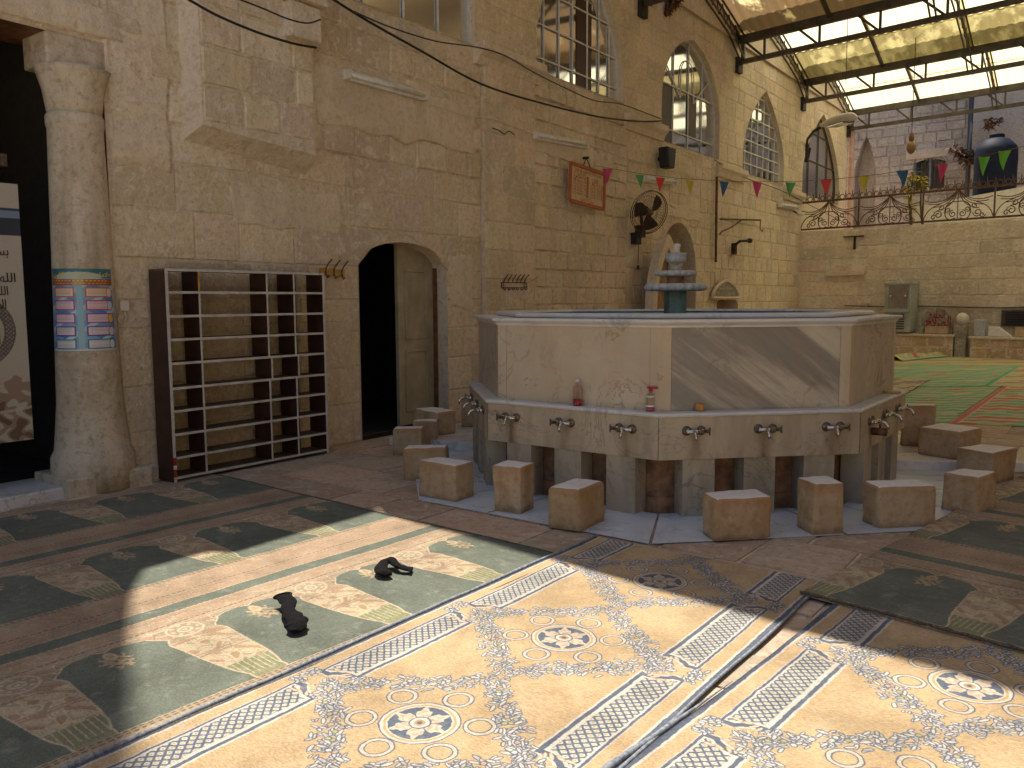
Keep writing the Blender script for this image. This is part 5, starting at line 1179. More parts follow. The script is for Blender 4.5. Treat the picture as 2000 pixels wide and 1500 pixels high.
for k, y0 in enumerate(TX):
    tmax = 1. if k else .527
    for c in range(cols + 1):                  # lattice rafters, alternating with plain ones
        s = min(max(c * CW, .06), XW - .05)
        mb = MB(); P0 = [tp_(y0, s, pf(t)[1] - .05, pf(t)[0]) for t in np.linspace(0, tmax, 9)]
        if c % 2 == 0:
            P1 = [p - UP * (.30 if i else .50) for i, p in enumerate(P0)]
            for sd in (-.05, .05):
                for A in (P0, P1): mb.tube([p + TDIR * sd for p in A], .022, 4)
            zz = []
            for t in np.linspace(0, .97, 33): zz.append(t)
            for i, t in enumerate(zz[:-1]):
                d0, h0 = pf(t * tmax); d1, h1 = pf(zz[i + 1] * tmax); lo0 = .05 if i % 2 else .34; lo1 = .34 if i % 2 else .05; mb.bar(tp_(y0, s, h0 - lo0, d0), tp_(y0, s, h1 - lo1, d1), .018, .018)
        else:
            mb.tube(P0, .045, 4)
        obj('rafter', mb, M['steel_paint'], RF)
    for t in (.42, .70):
        if t < tmax: mb = MB(); d, h_ = pf(t); mb.bar(tp_(y0, 0, h_ - .07, d), tp_(y0, XW, h_ - .07, d), .07, .08); obj('purlin', mb, M['steel_paint'], RF)
    sp_ = .21 if k >= 3 else .36; segs = [(0, sp_), (sp_ - .012, tmax)]
    for c in range(cols):
        for gi, (t0, t1) in enumerate(segs):
            if k == 2: mt = 'sheet_brown'
            elif k == 3: mt = 'sheet_olive' if gi == 0 else 'sheet_bright'
            elif k == 4: mt = 'sheet_bright'
            else: mt = 'sheet_brown' if (c + gi) % 3 else 'sheet_olive'
            mb = MB()
            def P(i, j):
                t = t0 + (t1 - t0) * j; d, h_ = pf(t); s = c * CW - .03 + (CW + .06) * i
                return tp_(y0, s, h_ + .012 * math.sin(i * CW * 2 * PI / .19) + (.03 if gi else .0) + .006 * (c % 2), d)
            mb.grid(P, 60, 8); obj('roof_sheet', mb, M[mt], RF, True)
for k, y0 in enumerate(TX):                      # strip added to stop sun leaking between wall top and sheets
    tm = 1. if k else .527; mb = MB(); T = [tm * q / 10 for q in range(11)]
    up_ = [tp_(y0, -.02, pf(t)[1] + .01, pf(t)[0]) for t in T]; lo_ = [Vector((p.x, p.y, 7.05)) for p in up_]; n = 11
    mb.add(up_ + lo_ + [p + TDIR * .02 for p in up_ + lo_], [(i, i + 1, n + i + 1, n + i) for i in range(10)] + [(2 * n + i + 1, 2 * n + i, 3 * n + i, 3 * n + i + 1) for i in range(10)]); obj('added_flashing', mb, M['stone_core'], RF)
# opposite side of the courtyard (carries the other end of the trusses)
OW = thing('opposite_wall', 'plain bare stone wall closing the courtyard opposite the long hall', 'wall', (7, 12, 0))
mb = MB(); mb.box((6.55, -8, -.3), (7.3, 30, 7.4)); obj('wall_core', mb, M['stone_far_wall'], OW)
# ------------------------------------------------------------------ things on the hall wall
XF = -6.97
def wy(x, y, X=-7.): p = WX(x, y, X); return p.y, p.z
# shoe rack
xf, xb = -6.68, -6.935; a0, a1 = WX(331, 735, xf).y, WX(637, 710, xf).y
SR = thing('shoe_rack', 'tall open shoe rack of pale edged shelves with dark brown sides against the wall', 'shoe rack', ((xf + xb) / 2, (a0 + a1) / 2, 0))
zt = WX(322, 528, xf).z; zz = [.02] + [WX(330 + .0, y, xf).z for y in ()]
def rackz(t): return t
lean = .0                                      # the rack leans a little into the wall
def rk(x, y, z): return Vector((x - lean * z, y, z))
def plank(mb, y0, y1, z0, z1, xa=xf, xc=xb): 
    vs = [rk(x, y, z) for z in (z0, z1) for x, y in ((xc, y0), (xa, y0), (xa, y1), (xc, y1))]
    mb.add(vs, [(0, 3, 2, 1), (4, 5, 6, 7), (0, 1, 5, 4), (1, 2, 6, 5), (2, 3, 7, 6), (3, 0, 4, 7)])
z0r = .012
for (y0, y1) in ((a0, a0 + .022), (a1 - .022, a1)):
    mb = MB(); plank(mb, y0, y1, z0r, zt, xf + .001); obj('side_panel', mb, M['wood_dark'], SR)
    e = MB(); plank(e, y0 - .002, y1 + .002, z0r, zt + .012, xf + .006, xf + .0005); obj('side_edging', e, M['shelf_white'], SR)
e = MB(); plank(e, a0, a1, zt, zt + .016); obj('shelf', e, M['shelf_board'], SR); e = MB(); plank(e, a0, a1, zt - .004, zt + .018, xf + .008, xf); obj('shelf_edging', e, M['shelf_white'], SR)
hs = [.04] + [WX(333, y_ + 2, xf).z for y_ in (897, 851, 805, 760, 711, 664, 618, 571)]
for z in hs:
    mb = MB(); plank(mb, a0 + .022, a1 - .022, z, z + .018, xf - .001); sh = obj('shelf', mb, M['shelf_board'], SR)
    e = MB(); plank(e, a0 + .022, a1 - .022, z - .002, z + .020, xf + .004, xf - .0005); obj('shelf_edging', e, M['shelf_white'], sh)
divs = [WX(x_, 700, xf).y for x_ in (393, 524.5, 577)]
for i, z in enumerate(hs):
    zn = hs[i + 1] if i + 1 < len(hs) else zt
    for d in divs:
        mb = MB(); dd = d + (.03 if (i == 4 and d > 4.6) else 0); plank(mb, dd, dd + .016, z + .020, zn - .002, xf - .001, xb + .0); dv = obj('divider', mb, M['wood_dark'], SR)
        e = MB(); plank(e, dd - .001, dd + .017, z + .020, zn - .002, xf + .003, xf - .0005); obj('divider_edging', e, M['wood_yellow'] if (i == len(hs) - 1 and d < 4.5) else M['shelf_white'], dv)
for y_ in (a0 + .12, a1 - .22): mb = MB(); plank(mb, y_, y_ + .06, .05, zt, xb + .002, xb - .012); obj('back_batten', mb, M['shelf_board'], SR)
mb = MB(); plank(mb, a0 - .004, a0 + .026, .06, .13, xf + .009, xf + .004); plank(mb, a0 - .004, a0 + .026, .165, .235, xf + .009, xf + .004); obj('red_tape', mb, M['red_paint'], SR)
mb = MB(); plank(mb, a0 - .004, a0 + .026, .13, .165, xf + .009, xf + .004); obj('white_tape', mb, M['white'], SR)
# coat hook rails
def hooks(label, x0, y0, x1, y1, n, mat, board, tall):
    A, B = WX(x0, y0, XF), WX(x1, y1, XF); o = thing('coat_rack', label, 'coat rack', tuple((A + B) / 2), 'coat racks on the hall wall')
    mb = MB()
    if board: mb.bar(A, B, .025, .07, UP)
    else:
        for dz in (-.035, .035): mb.bar(A + UP * dz + Vector((.04, 0, 0)), B + UP * dz + Vector((.04, 0, 0)), .012, .012)
        mb.bar(A - UP * .04 + Vector((.04, 0, 0)), A + UP * .04 + Vector((.04, 0, 0)), .012, .012); mb.bar(B - UP * .04 + Vector((.04, 0, 0)), B + UP * .04 + Vector((.04, 0, 0)), .012, .012)
    obj('rail', mb, M[mat], o)
    for k in range(n):
        p = A.lerp(B, (k + .5) / n) + Vector((.03, 0, 0)); mb = MB(); mb.tube([p - UP * .05 + Vector((.05, 0, 0)), p - UP * .07 + Vector((.025, 0, 0)), p - UP * .03, p + UP * .03, p + UP * tall * .7 + Vector((.03, .02, 0)), p + UP * tall + Vector((.06, .04, 0))], .008, 5)
        obj('hook', mb, M['rust'], o, True)
    return o
hooks('yellow wooden coat rack with brown hooks above the right end of the shoe rack', 625, 529, 672, 534, 3, 'wood_yellow', True, .13)
r_ = hooks('thin brown wire coat rack on the pilaster right of the arched door', 975, 557, 1024, 557, 6, 'rust', False, .15)
mb = MB(); A = WX(1024, 556, -6.9); mb.bar(A, A + Vector((.16, .10, .10)), .07, .012); obj('wood_strip', mb, M['wood_yellow'], r_)
# switch box
p = WX(239, 597, -7.0); o = thing('switch_box', 'small white switch box with a loose lead left of the shoe rack', 'switch', tuple(p))
mb = MB(); mb.box((-7.0, p.y - .04, p.z - .045), (-6.955, p.y + .04, p.z + .045)); bevel(obj('case', mb, M['cream_plastic'], o), .006)
mb = MB(); mb.tube([p + Vector((.03, .0, -.045)), p + Vector((.035, .012, -.10)), p + Vector((.03, -.01, -.16)), p + Vector((.03, -.05, -.14)), p + Vector((.03, -.08, -.08))], .006, 5); obj('lead', mb, M['cream_plastic'], o, True)
# fluorescent battens
def batten(label, x0, y0, x1, y1, X=-6.98):
    A, B = WX(x0, y0, X), WX(x1, y1, X); o = thing('tube_light', label, 'light', tuple((A + B) / 2), 'fluorescent tube lights on the hall wall'); d = (B - A).normalized()
    n_ = Vector((1, 0, 0)); u = n_.cross(d)
    mb = MB(); mb.bar(A, B, .05, .11, UP); bevel(obj('housing', mb, M['white_paint'], o), .006)
    mb = MB(); mb.tube([A + n_ * .05 + d * .06, B + n_ * .05 - d * .06], .022, 8); obj('tube', mb, M['white'], o, True)
    for q in (A + d * .03, B - d * .03): mb = MB(); mb.obox(q + n_ * .035, d, n_, UP, .022, .035, .05); obj('end_cap', mb, M['cream_plastic'], o)
batten('long dusty tube light on the wall right of the buttress, nearest of the row', 671, 145, 829, 189, -6.94); batten('tube light just right of the pilaster', 1041, 264, 1144, 284, -6.95)
batten('tube light above the wall fan behind the bunting', 1256, 349, 1317, 355, -6.95); batten('tube light at the far corner by the end of the railing', 1521, 400, 1556, 405, -6.93)
# cables
def cable(label, pts, r=.012, X=-6.9, mat='black', name='cable'):
    P = [WX(x, y, X) if len(q) == 0 else WX(x, y, q[0]) for x, y, *q in pts]; sm = []
    for i in range(len(P) - 1):
        p0, p1, p2, p3 = P[max(i - 1, 0)], P[i], P[i + 1], P[min(i + 2, len(P) - 1)]
        for t in np.linspace(0, 1, 6, endpoint=False): sm.append(.5 * ((2 * p1) + (p2 - p0) * t + (2 * p0 - 5 * p1 + 4 * p2 - p3) * t * t + (3 * p1 - p0 - 3 * p2 + p3) * t ** 3))
    sm.append(P[-1]); mb = MB(); mb.tube(sm, r, 5); return obj(name, mb, M[mat], None, True, label=label, cat='cable')
cable('black cable drooping across the buttress to the bracket stone', ((350, -12), (420, 28), (500, 62), (570, 84), (618, 93)), .012, -6.42)
cable('thin black cable in a loop above the bracket stone', ((455, -6), (510, 15), (560, 36), (600, 45), (626, 38)), .008, -6.42)
cable('long black cable sagging along the wall from top left to the second cornice block', ((640, -8), (720, 42), (820, 98), (940, 164), (1060, 202), (1170, 228), (1250, 237), (1292, 236)), .014, -6.80)
cable('thin grey cable along the window sills to the cornice blocks', ((690, 22), (760, 52), (850, 80), (930, 92), (985, 108), (1040, 140), (1100, 170), (1160, 196), (1215, 204), (1290, 232)), .009, -6.78, 'pipe')
cable('pale flex from the first tube light to the second', ((838, 202), (900, 222), (960, 232), (1000, 246), (1040, 262)), .007, -6.92, 'cream_plastic')
cable('pale flex from the second tube light towards the loudspeaker', ((1148, 282), (1190, 296), (1240, 312), (1290, 322), (1380, 350)), .007, -6.95, 'cream_plastic')
cable('dark flex hanging along the sills of the far windows', ((1395, 312), (1450, 345), (1525, 372), (1600, 410), (1650, 435)), .010, -6.90, 'pipe')
# dark crack line on the pilaster, laid on as a thin black tube
cable('short twisted dark crack line on the pilaster', ((962, 250), (975, 255), (985, 262), (994, 256), (1004, 263)), .007, -6.91)
# loudspeaker
p = WX(1293, 310, -6.92); o = thing('loudspeaker', 'small black loudspeaker on the wall above the bunting', 'loudspeaker', tuple(p))
mb = MB(); mb.prism([(p.x, p.y - .17, p.z + .18), (p.x, p.y + .17, p.z + .18), (p.x, p.y + .12, p.z - .18), (p.x, p.y - .10, p.z - .18)], (.20, 0, 0)); bevel(obj('cabinet', mb, M['black'], o), .02)
mb = MB(); mb.box((p.x - .1, p.y - .03, p.z - .03), (p.x + .01, p.y + .03, p.z + .03)); obj('bracket', mb, M['iron'], o)
# framed text panel
FS = Face((-6.90, 0, 0), (0, 1, 0), (1, 0, 0)); q = [WX(x, y, -6.90) for x, y in ((1112, 323), (1178, 337), (1174, 406), (1106, 394))]
c = sum(q, Vector()) / 4; SG_ = thing('text_panel', 'square cream panel with a rusty orange border and Arabic text hung on the wall', 'sign', tuple(c))
aw = (q[1].y - q[0].y + q[2].y - q[3].y) / 4; hz = (q[0].z + q[1].z - q[2].z - q[3].z) / 4; tl = rad(-3.0)
def fs(a, z, d=0.): return Vector((-6.90 + d, c.y + a * math.cos(tl) - z * math.sin(tl), c.z + a * math.sin(tl) + z * math.cos(tl)))
m, t, b, o_ = newmat('speckled_orange_panel'); h = NT(t); h.l(h.mix((.60, .45, .26), (.50, .22, .10), h.ramp(h.noise(h.pos(), 26, 4, .7), [(.53, 0.), (.66, 1.)])), b.inputs['Base Color']); b.inputs['Roughness'].default_value = .6; M['panel'] = m
mb = MB(); mb.prism([fs(-aw, -hz), fs(aw, -hz), fs(aw, hz), fs(-aw, hz)], (.035, 0, 0)); obj('board', mb, m, SG_)
mb = MB()
for A, B in (((-aw, -hz), (aw, -hz)), ((aw, -hz), (aw, hz)), ((aw, hz), (-aw, hz)), ((-aw, hz), (-aw, -hz))): mb.bar(fs(*A, .04), fs(*B, .04), .05, .03, Vector((1, 0, 0)))
mb.bar(fs(0, -hz * .62, .037), fs(0, hz * .55, .037), .05, .008, Vector((1, 0, 0))); obj('border', mb, M['rust_ink'], SG_)
fp = lambda a, z, d: fs(a, z, d)
def ln(txt, a, z, hgt, w, bold=.01): lettering(txt, None, a, z, .0365, hgt, M['rust_ink'], SG_, width=w, bold=bold, bend=fp)
ln('بسم الله الرحمن الرحيم', aw * .78, hz * .70, .10, aw * 1.5); ln('يس', aw * .62, hz * .34, .16, aw * .36, .02); ln('آية الكرسي', -aw * .10, hz * .34, .16, aw * .66, .02)
for k in range(5):
    ln('الله لا إله هو الحي', aw * .90, hz * (.12 - .17 * k), .075, aw * .74); ln('من علم وما خلف', -aw * .10, hz * (.14 - .17 * k), .075, aw * .74)
ln('صدق الله العظيم', aw * .4, -hz * .84, .08, aw * .8)
mb = MB(); mb.tube([fs(-.13, hz, .02), fs(-.01, hz + .16, .0)], .008, 4); mb.tube([fs(.13, hz, .02), fs(.01, hz + .16, .0)], .008, 4); mb.tube([fs(0, hz + .17, -.06), fs(0, hz + .17, .04)], .02, 6); obj('hanger', mb, M['iron'], SG_)
# bunting
PX = [(1187, 329, 19, 32, 'pink'), (1250, 341, 16, 27, 'green'), (1290, 346, 19, 30, 'red'), (1347, 352, 17, 28, 'yellow'), (1414, 355, 19, 30, 'blue'), (1478, 356, 19, 32, 'pink'), (1544, 356, 20, 30, 'green'), (1614, 352, 21, 32, 'red'), (1688, 345, 23, 34, 'yellow'), (1763, 334, 25, 34, 'blue'), (1840, 322, 23, 36, 'pink'), (1920, 308, 24, 36, 'lime'), (1961, 296, 25, 38, 'lime')]
CP = {'pink': (.62, .06, .17), 'green': (.10, .36, .10), 'red': (.66, .06, .04), 'yellow': (.58, .48, .05), 'blue': (.04, .13, .25), 'lime': (.16, .46, .05)}
def bd(x): t = (x - 1180) / 800; return 1 / ((1 - t) / 13.2 + t / 9.6)
BU = thing('bunting', 'string of coloured triangular pennants strung from the wall across the courtyard', 'bunting', tuple(AT(1478, 356, bd(1478))))
sp = [AT(x, y, bd(x)) for x, y in ((1143, 320), (1187, 328), (1250, 339), (1320, 348), (1400, 353), (1478, 355), (1560, 354), (1640, 349), (1720, 340), (1800, 328), (1880, 313), (1960, 295), (2040, 275))]
mb = MB(); mb.tube(sp, .0035, 5); obj('string', mb, M['tarnish'], BU, True)
for i, (x, y, w, h_, cname) in enumerate(PX):
    mt = M.get('flag_' + cname)
    if mt is None:
        mt, t, b, o_ = newmat('pennant_' + cname); b.inputs['Base Color'].default_value = (*CP[cname], 1); b.inputs['Roughness'].default_value = .6
        tr = t.nodes.new('ShaderNodeBsdfTranslucent'); tr.inputs[0].default_value = (*CP[cname], 1); mx = t.nodes.new('ShaderNodeMixShader'); mx.inputs[0].default_value = .4
        t.links.new(b.outputs[0], mx.inputs[1]); t.links.new(tr.outputs[0], mx.inputs[2]); t.links.new(mx.outputs[0], o_.inputs[0]); M['flag_' + cname] = mt
    d = bd(x); A, B, T = AT(x - w / 2, y - .5, d), AT(x + w / 2, y + (1 if x < 1600 else -2), d), AT(x + (1 if i % 2 else -2), y + h_, d); nn = (B - A).cross(T - A).normalized()
    mb = MB()
    def P(u, v): 
        q = A.lerp(B, u * (1 - v) + .5 * v).lerp(T, 0); e = A.lerp(B, u); return e.lerp(T, v) + nn * (.012 * math.sin(u * 5 + i) * (1 - v) + .015 * math.sin(v * 4 + i))
    mb.grid(P, 4, 5); P2_ = [Vector(v) - nn * .0015 for v in mb.v]; obj('pennant', mb, mt, BU)
# wall fan
hub = WX(1266, 414, -6.62); FN = thing('wall_fan', 'black bladed wall fan in a wire cage on an arm over the basin', 'fan', tuple(hub))
ax = Vector((.86, -.42, -.28)).normalized(); e1 = UP.cross(ax).normalized(); e2_ = ax.cross(e1); RFn = .36
mb = MB()
for r, off in ((RFn, 0), (RFn, .05), (RFn * .72, .09), (RFn * .72, -.07), (RFn * .25, .11)): mb.tube([hub + e1 * (r * math.cos(a)) + e2_ * (r * math.sin(a)) + ax * off for a in np.linspace(0, 2 * PI, 33)], .007 if r == RFn else .003, 4, cap=False)
for k in range(40):
    a = 2 * PI * k / 40; dd = e1 * math.cos(a) + e2_ * math.sin(a)
    mb.tube([hub + dd * (RFn * .2) + ax * .11, hub + dd * (RFn * .72) + ax * .09, hub + dd * RFn + ax * .025], .0022, 3, cap=False); mb.tube([hub + dd * (RFn * .2) - ax * .09, hub + dd * (RFn * .72) - ax * .07, hub + dd * RFn + ax * .025], .0022, 3, cap=False)
obj('cage', mb, M['rust'], FN)
for k in range(3):
    a0_ = rad(35 + 120 * k); mb = MB()
    def P(u, v):
        r = .05 + (RFn * .86 - .05) * v; a = a0_ + (u - .5) * (1.25 - .25 * v) * (.55 + .45 * math.sin(PI * min(1, v * .75 + .1))) + .35 * v
        return hub + (e1 * math.cos(a) + e2_ * math.sin(a)) * r + ax * (.02 + .05 * (u - .5))
    mb.grid(P, 6, 8); obj('blade', mb, M['iron'], FN, True)
mb = MB(); mb.tube([hub - ax * .03, hub + ax * .10], [.06, .045], 14); obj('hub', mb, M['tarnish'], FN, True)
mb = MB(); mb.tube([hub - ax * .10, hub - ax * .30], [.085, .07], 12); obj('motor', mb, M['black'], FN, True)
wb = WX(1242, 466, -6.93); mb = MB(); mb.tube([hub - ax * .22, WX(1254, 444, -6.72), wb + Vector((.06, 0, .04))], .028, 8); mb.box((wb.x - .06, wb.y - .09, wb.z - .10), (wb.x + .06, wb.y + .09, wb.z + .10)); q = WX(1250, 452, -6.76); mb.box((q.x - .06, q.y - .07, q.z - .10), (q.x + .06, q.y + .09, q.z + .10)); obj('arm', mb, M['iron'], FN)
mb = MB(); mb.tube([wb - UP * .1 + Vector((.03, .05, 0)), WX(1246, 515, -6.9)], .006, 5); e = WX(1246, 518, -6.9); mb.tube([e, e - UP * .07], [.022, .03], 8); obj('pull_cord', mb, M['black'], FN)
# leaning arched stone surround by the niche
OA = Opening(0, 1, 0, 1, 2); yl, yr, zt_ = WX(1276, 600, -6.55).y, WX(1334, 560, -6.55).y, WX(1302, 457, -6.55).z
AP = thing('arched_surround', 'pale pointed arch surround with a brown panel, partly across the niche behind the fountain', 'niche', (-6.55, (yl + yr) / 2, 0))
o1 = Opening((yl + yr) / 2, yr - yl, 0, 1.55, zt_, 1.8, .8); o2 = Opening((yl + yr) / 2, (yr - yl) * .74, 0, 1.55, zt_ - .24, 1.8, .8)
F5 = Face((-6.55, 0, 0), (0, 1, 0), (1, 0, 0)); L1, L2 = o1.outline(), o2.outline(); mb = MB(); n = len(L1)
vs = [F5.p(a, z, d) for d in (0, -.16) for L in (L1, L2) for a, z in L]
fs_ = [(i, i + 1, n + i + 1, n + i) for i in range(n - 1)] + [(i + 1, i, 2 * n + i, 2 * n + i + 1) for i in range(n - 1)] + [(n + i, n + i + 1, 3 * n + i + 1, 3 * n + i) for i in range(n - 1)] + [(2 * n + i + 1, 2 * n + i, 3 * n + i, 3 * n + i + 1) for i in range(n - 1)]
mb.add(vs, fs_); obj('arch_band', mb, M['plaster'], AP)
mb = MB(); mb.prism([F5.p(a, z, -.12) for a, z in L2], (-.03, 0, 0)); m_ = plain_mat('ochre_board', (.30, .165, .075), .75, var=.25, scale=5, bump=.2); obj('panel', mb, m_, AP)
# inscription plaque over the small cupboard, with its brown shutter
yl, yr, zb_, zt_ = WX(1391, 582, -6.92).y, WX(1441, 584, -6.92).y, WX(1391, 582, -6.92).z, WX(1416, 548, -6.92).z
PQ = thing('inscription_plaque', 'half round dark stone plaque with worn carved inscription and pale rim over the small cupboard', 'plaque', (-6.92, (yl + yr) / 2, zb_))
F6 = Face((-6.98, 0, 0), (0, 1, 0), (1, 0, 0)); oq = Opening((yl + yr) / 2, yr - yl, zb_, zb_ + .03, zt_, 1.9, .75); mb = MB(); mb.prism([F6.p(a, z) for a, z in oq.outline()], (.07, 0, 0)); obj('slab', mb, M['grey_stone'], PQ)
mb = MB(); L = oq.outline(); mb.tube([F6.p(a, z, .075) for a, z in L] + [F6.p(*L[0], .075)], .035, 5); obj('rim', mb, M['plaster'], PQ)
for k, (tx, w) in enumerate((('بسم الله الرحمن', .75), ('إنما يعمر مساجد الله', 1.0), ('من آمن بالله', 1.1))): lettering(tx, F6, oq.c + w / 2, zt_ - .18 - .11 * k, .073, .09, M['plaster'], PQ, width=w, bold=.01)
mb = MB(); F7 = Face((-7.05, 0, 0), (0, 1, 0), (1, 0, 0)); mb.prism([F7.p(16.79, .52), F7.p(17.32, .52), F7.p(17.32, 1.62), F7.p(16.79, 1.62)], (-.04, 0, 0)); obj('cupboard_shutter', mb, M['wood_brown'], HALL)
# iron brackets
A, B = WX(1407, 428, -6.9), WX(1485, 430, -6.9); mb = MB(); mb.bar(A, B, .03, .035); mb.tube([WX(1449, 429, -6.9), WX(1430, 443, -6.92), WX(1410, 452, -6.94), WX(1406, 457, -6.95)], .014, 5); mb.tube([B, B - UP * .2, B - UP * .26 + Vector((.03, .06, 0)), B - UP * .18 + Vector((.03, .12, 0))], .012, 5)
obj('iron_bracket', mb, M['rust'], label='long thin rusty rod bracket with a curved brace on the wall right of the fan', cat='bracket')
mb = MB(); mb.tube([WX(1434, 485, -6.93), WX(1437, 477, -6.8), WX(1445, 471, -6.7), WX(1462, 470, -6.6)], [.045, .035, .03, .03], 8); p = WX(1434, 486, -6.95); mb.box((p.x - .05, p.y - .07, p.z - .12), (p.x + .04, p.y + .07, p.z + .12)); p = WX(1462, 470, -6.6); mb.tube([p, p + Vector((.03, .06, .0))], .05, 8); obj('pipe_bracket', mb, M['iron'], label='short bent black pipe bracket on the wall below the rod bracket', cat='bracket')
mb = MB(); mb.tube([WX(1400, 345, -6.93), WX(1399, 420, -6.93), WX(1398, 512, -6.93)], .028, 6); obj('joint_shade', mb, M['rust'], label='thin dark tube added for the shadowed wall joint below the third cornice block', cat='pipe')  # added dark tube stands for the shadow in a wall joint
# street lamp on the wall, floodlight
b0 = WX(1575, 290, -6.98); h0, h1 = AT(1607, 246, 17.6), AT(1665, 229, 15.8)
SL = thing('street_lamp', 'dusty street lamp head on a curved arm from the far hall wall', 'lamp', tuple(h0))
mb = MB(); mb.tube([b0, WX(1577, 272, -6.9), AT(1590, 256, 18.1), h0], .035, 6); mb.tube([b0 - UP * .35, b0, b0 + UP * .12], .05, 6); mb.tube([b0 + Vector((.0, .2, -.2)), b0 + Vector((.1, 0, 0))], .025, 5); obj('arm', mb, M['iron'], SL, True)
d = (h1 - h0); L_ = d.length; d.normalize(); s_ = d.cross(UP).normalized(); u_ = s_.cross(d); mb = MB(); vs = []; prof = [(0, .07, .05), (.15, .12, .08), (.35, .16, .11), (.7, .18, .13), (.92, .15, .11), (1, .06, .05)]
for t, w, hh in prof:
    for k in range(12): a = 2 * PI * k / 12; vs.append(h0 + d * (L_ * t) + s_ * (w * math.cos(a)) + u_ * (hh * math.sin(a) * (1 if math.sin(a) > 0 else .55)))
mb.add(vs, [(i * 12 + k, i * 12 + (k + 1) % 12, (i + 1) * 12 + (k + 1) % 12, (i + 1) * 12 + k) for i in range(5) for k in range(12)] + [tuple(range(12))[::-1], tuple(range(60, 72))]); obj('lamp_head', mb, M['cream_plastic'], SL, True)
mb = MB(); mb.obox(h0 + d * (L_ * .62) - u_ * .075, d, s_, u_, L_ * .27, .11, .012); obj('lamp_glass', mb, M['glass_blue'], SL)
# hanging bulb lamp
p = WS(1780, 278, 21.3); q = WS(1783, 95, 21.3); o = thing('hanging_lamp', 'small brass hanging lamp on a long cord from the canopy', 'lamp', tuple(p))
mb = MB(); mb.tube([Vector((p.x, p.y, 7.9)), p + UP * .2], .009, 5); obj('cord', mb, M['iron'], o)
mb = MB(); mb.lathe([(.02, .22), (.05, .18), (.06, .10), (.05, .02)], p, 10); obj('socket', mb, M['wood_brown'], o, True); mb = MB(); mb.lathe([(.05, .03), (.09, -.05), (.10, -.13), (.07, -.22), (.02, -.26)], p, 12); obj('bulb', mb, plain_mat('amber_glass', (.25, .13, .035), .25), o, True)
for x0, y0, x1, y1, lb in ((1655, 50, 1652, 165, 'bare cord hanging from the canopy left of the lamp'),): mb = MB(); a_ = WS(x0, y0, 19.5); b_ = WS(x1, y1, 19.5); mb.tube([a_ + UP * .6, b_], .008, 4); obj('lamp_cord', mb, M['iron'], label=lb, cat='loose cord')
for pts, lb in ((((1640, 262), (1575, 312), (1560, 300)), 'x'),): pass
# security camera at the railing end
p = WX(1559, 418, -6.85); o = thing('security_camera', 'small white camera by the left end of the railing', 'camera', tuple(p)); mb = MB(); mb.tube([p, p + Vector((.16, -.10, -.03))], .045, 8); obj('housing', mb, M['white_paint'], o, True); mb = MB(); mb.tube([p, p + Vector((-.12, .02, .08))], .02, 6); obj('bracket', mb, M['iron'], o)

# ------------------------------------------------------------------ things on the basin ledge
def on_ledge(x, y): return G(x, y, ZL)
def bottle(label, x, y, H0, r, liquid, lvl, cap, capcol, lab=False):
    p = on_ledge(x, y); o = thing('soap_bottle', label, 'bottle', tuple(p), 'soap bottles on the basin ledge')
    body = [(r * .96, .001), (r, .008), (r, H0 * .62), (r * .8, H0 * .74), (r * .38, H0 * .82), (r * .36, H0 * .92)]
    m, t, b, o_ = newmat('clear_plastic'); h = NT(t); tr = h.n('ShaderNodeBsdfTransparent'); tr.inputs[0].default_value = (.93, .86, .82, 1); g = h.n('ShaderNodeBsdfGlossy'); g.inputs['Roughness'].default_value = .12; fr = h.n('ShaderNodeLayerWeight'); fr.inputs[0].default_value = .35; mx = h.n('ShaderNodeMixShader'); h.l(h.math('MULTIPLY', fr.outputs[1], .7), mx.inputs[0]); h.l(tr.outputs[0], mx.inputs[1]); h.l(g.outputs[0], mx.inputs[2]); h.l(mx.outputs[0], o_.inputs[0])
    mb = MB(); mb.lathe(body, p, 16); obj('bottle_body', mb, m, o, True)
    m2, t, b, o_ = newmat('liquid_soap'); b.inputs['Base Color'].default_value = (*liquid, 1); b.inputs['Roughness'].default_value = .25
    mb = MB(); mb.lathe([(r * .9, .004), (r * .95, .01), (r * .95, H0 * lvl), (.001, H0 * lvl)], p, 16); obj('liquid', mb, m2, o, True)
    mb = MB(); mb.lathe([(r * .42, H0 * .90), (r * .42, H0 * .97), (r * .2, H0 * .98), (r * .2, H0 * 1.04)], p, 12)
    if cap: mb.bar(p + UP * H0 * 1.05 - TDIR * r * .6, p + UP * H0 * 1.07 + TDIR * r * 1.6, r * .7, r * .4)
    obj('cap', mb, M[capcol], o, True)
    if lab:
        for zz_ in (.20, .62): mb = MB(); mb.lathe([(r * 1.01, H0 * zz_), (r * 1.01, H0 * (zz_ + .08))], p, 16); obj('label_band', mb, M['white'], o, True)
m_ = plain_mat('red_cap', (.55, .03, .03), .4); M['red_cap'] = m_
bottle('soap bottle with a little dark red soap and a clear top', 1128, 792, .205, .040, (.35, .01, .02), .24, False, 'white', False)
bottle('soap dispenser bottle with a red pump and pink soap', 1270, 803, .165, .034, (.62, .08, .16), .16, True, 'red_cap', True)
p = on_ledge(1367, 803); mb = MB(); mb.box((p.x - .032, p.y - .028, p.z + .001), (p.x + .032, p.y + .028, p.z + .055)); bevel(obj('soap_bar', mb, plain_mat('orange_soap', (.50, .22, .05), .5, var=.1), label='worn orange soap block on the ledge below the dark panel', cat='soap'), .014, 3)
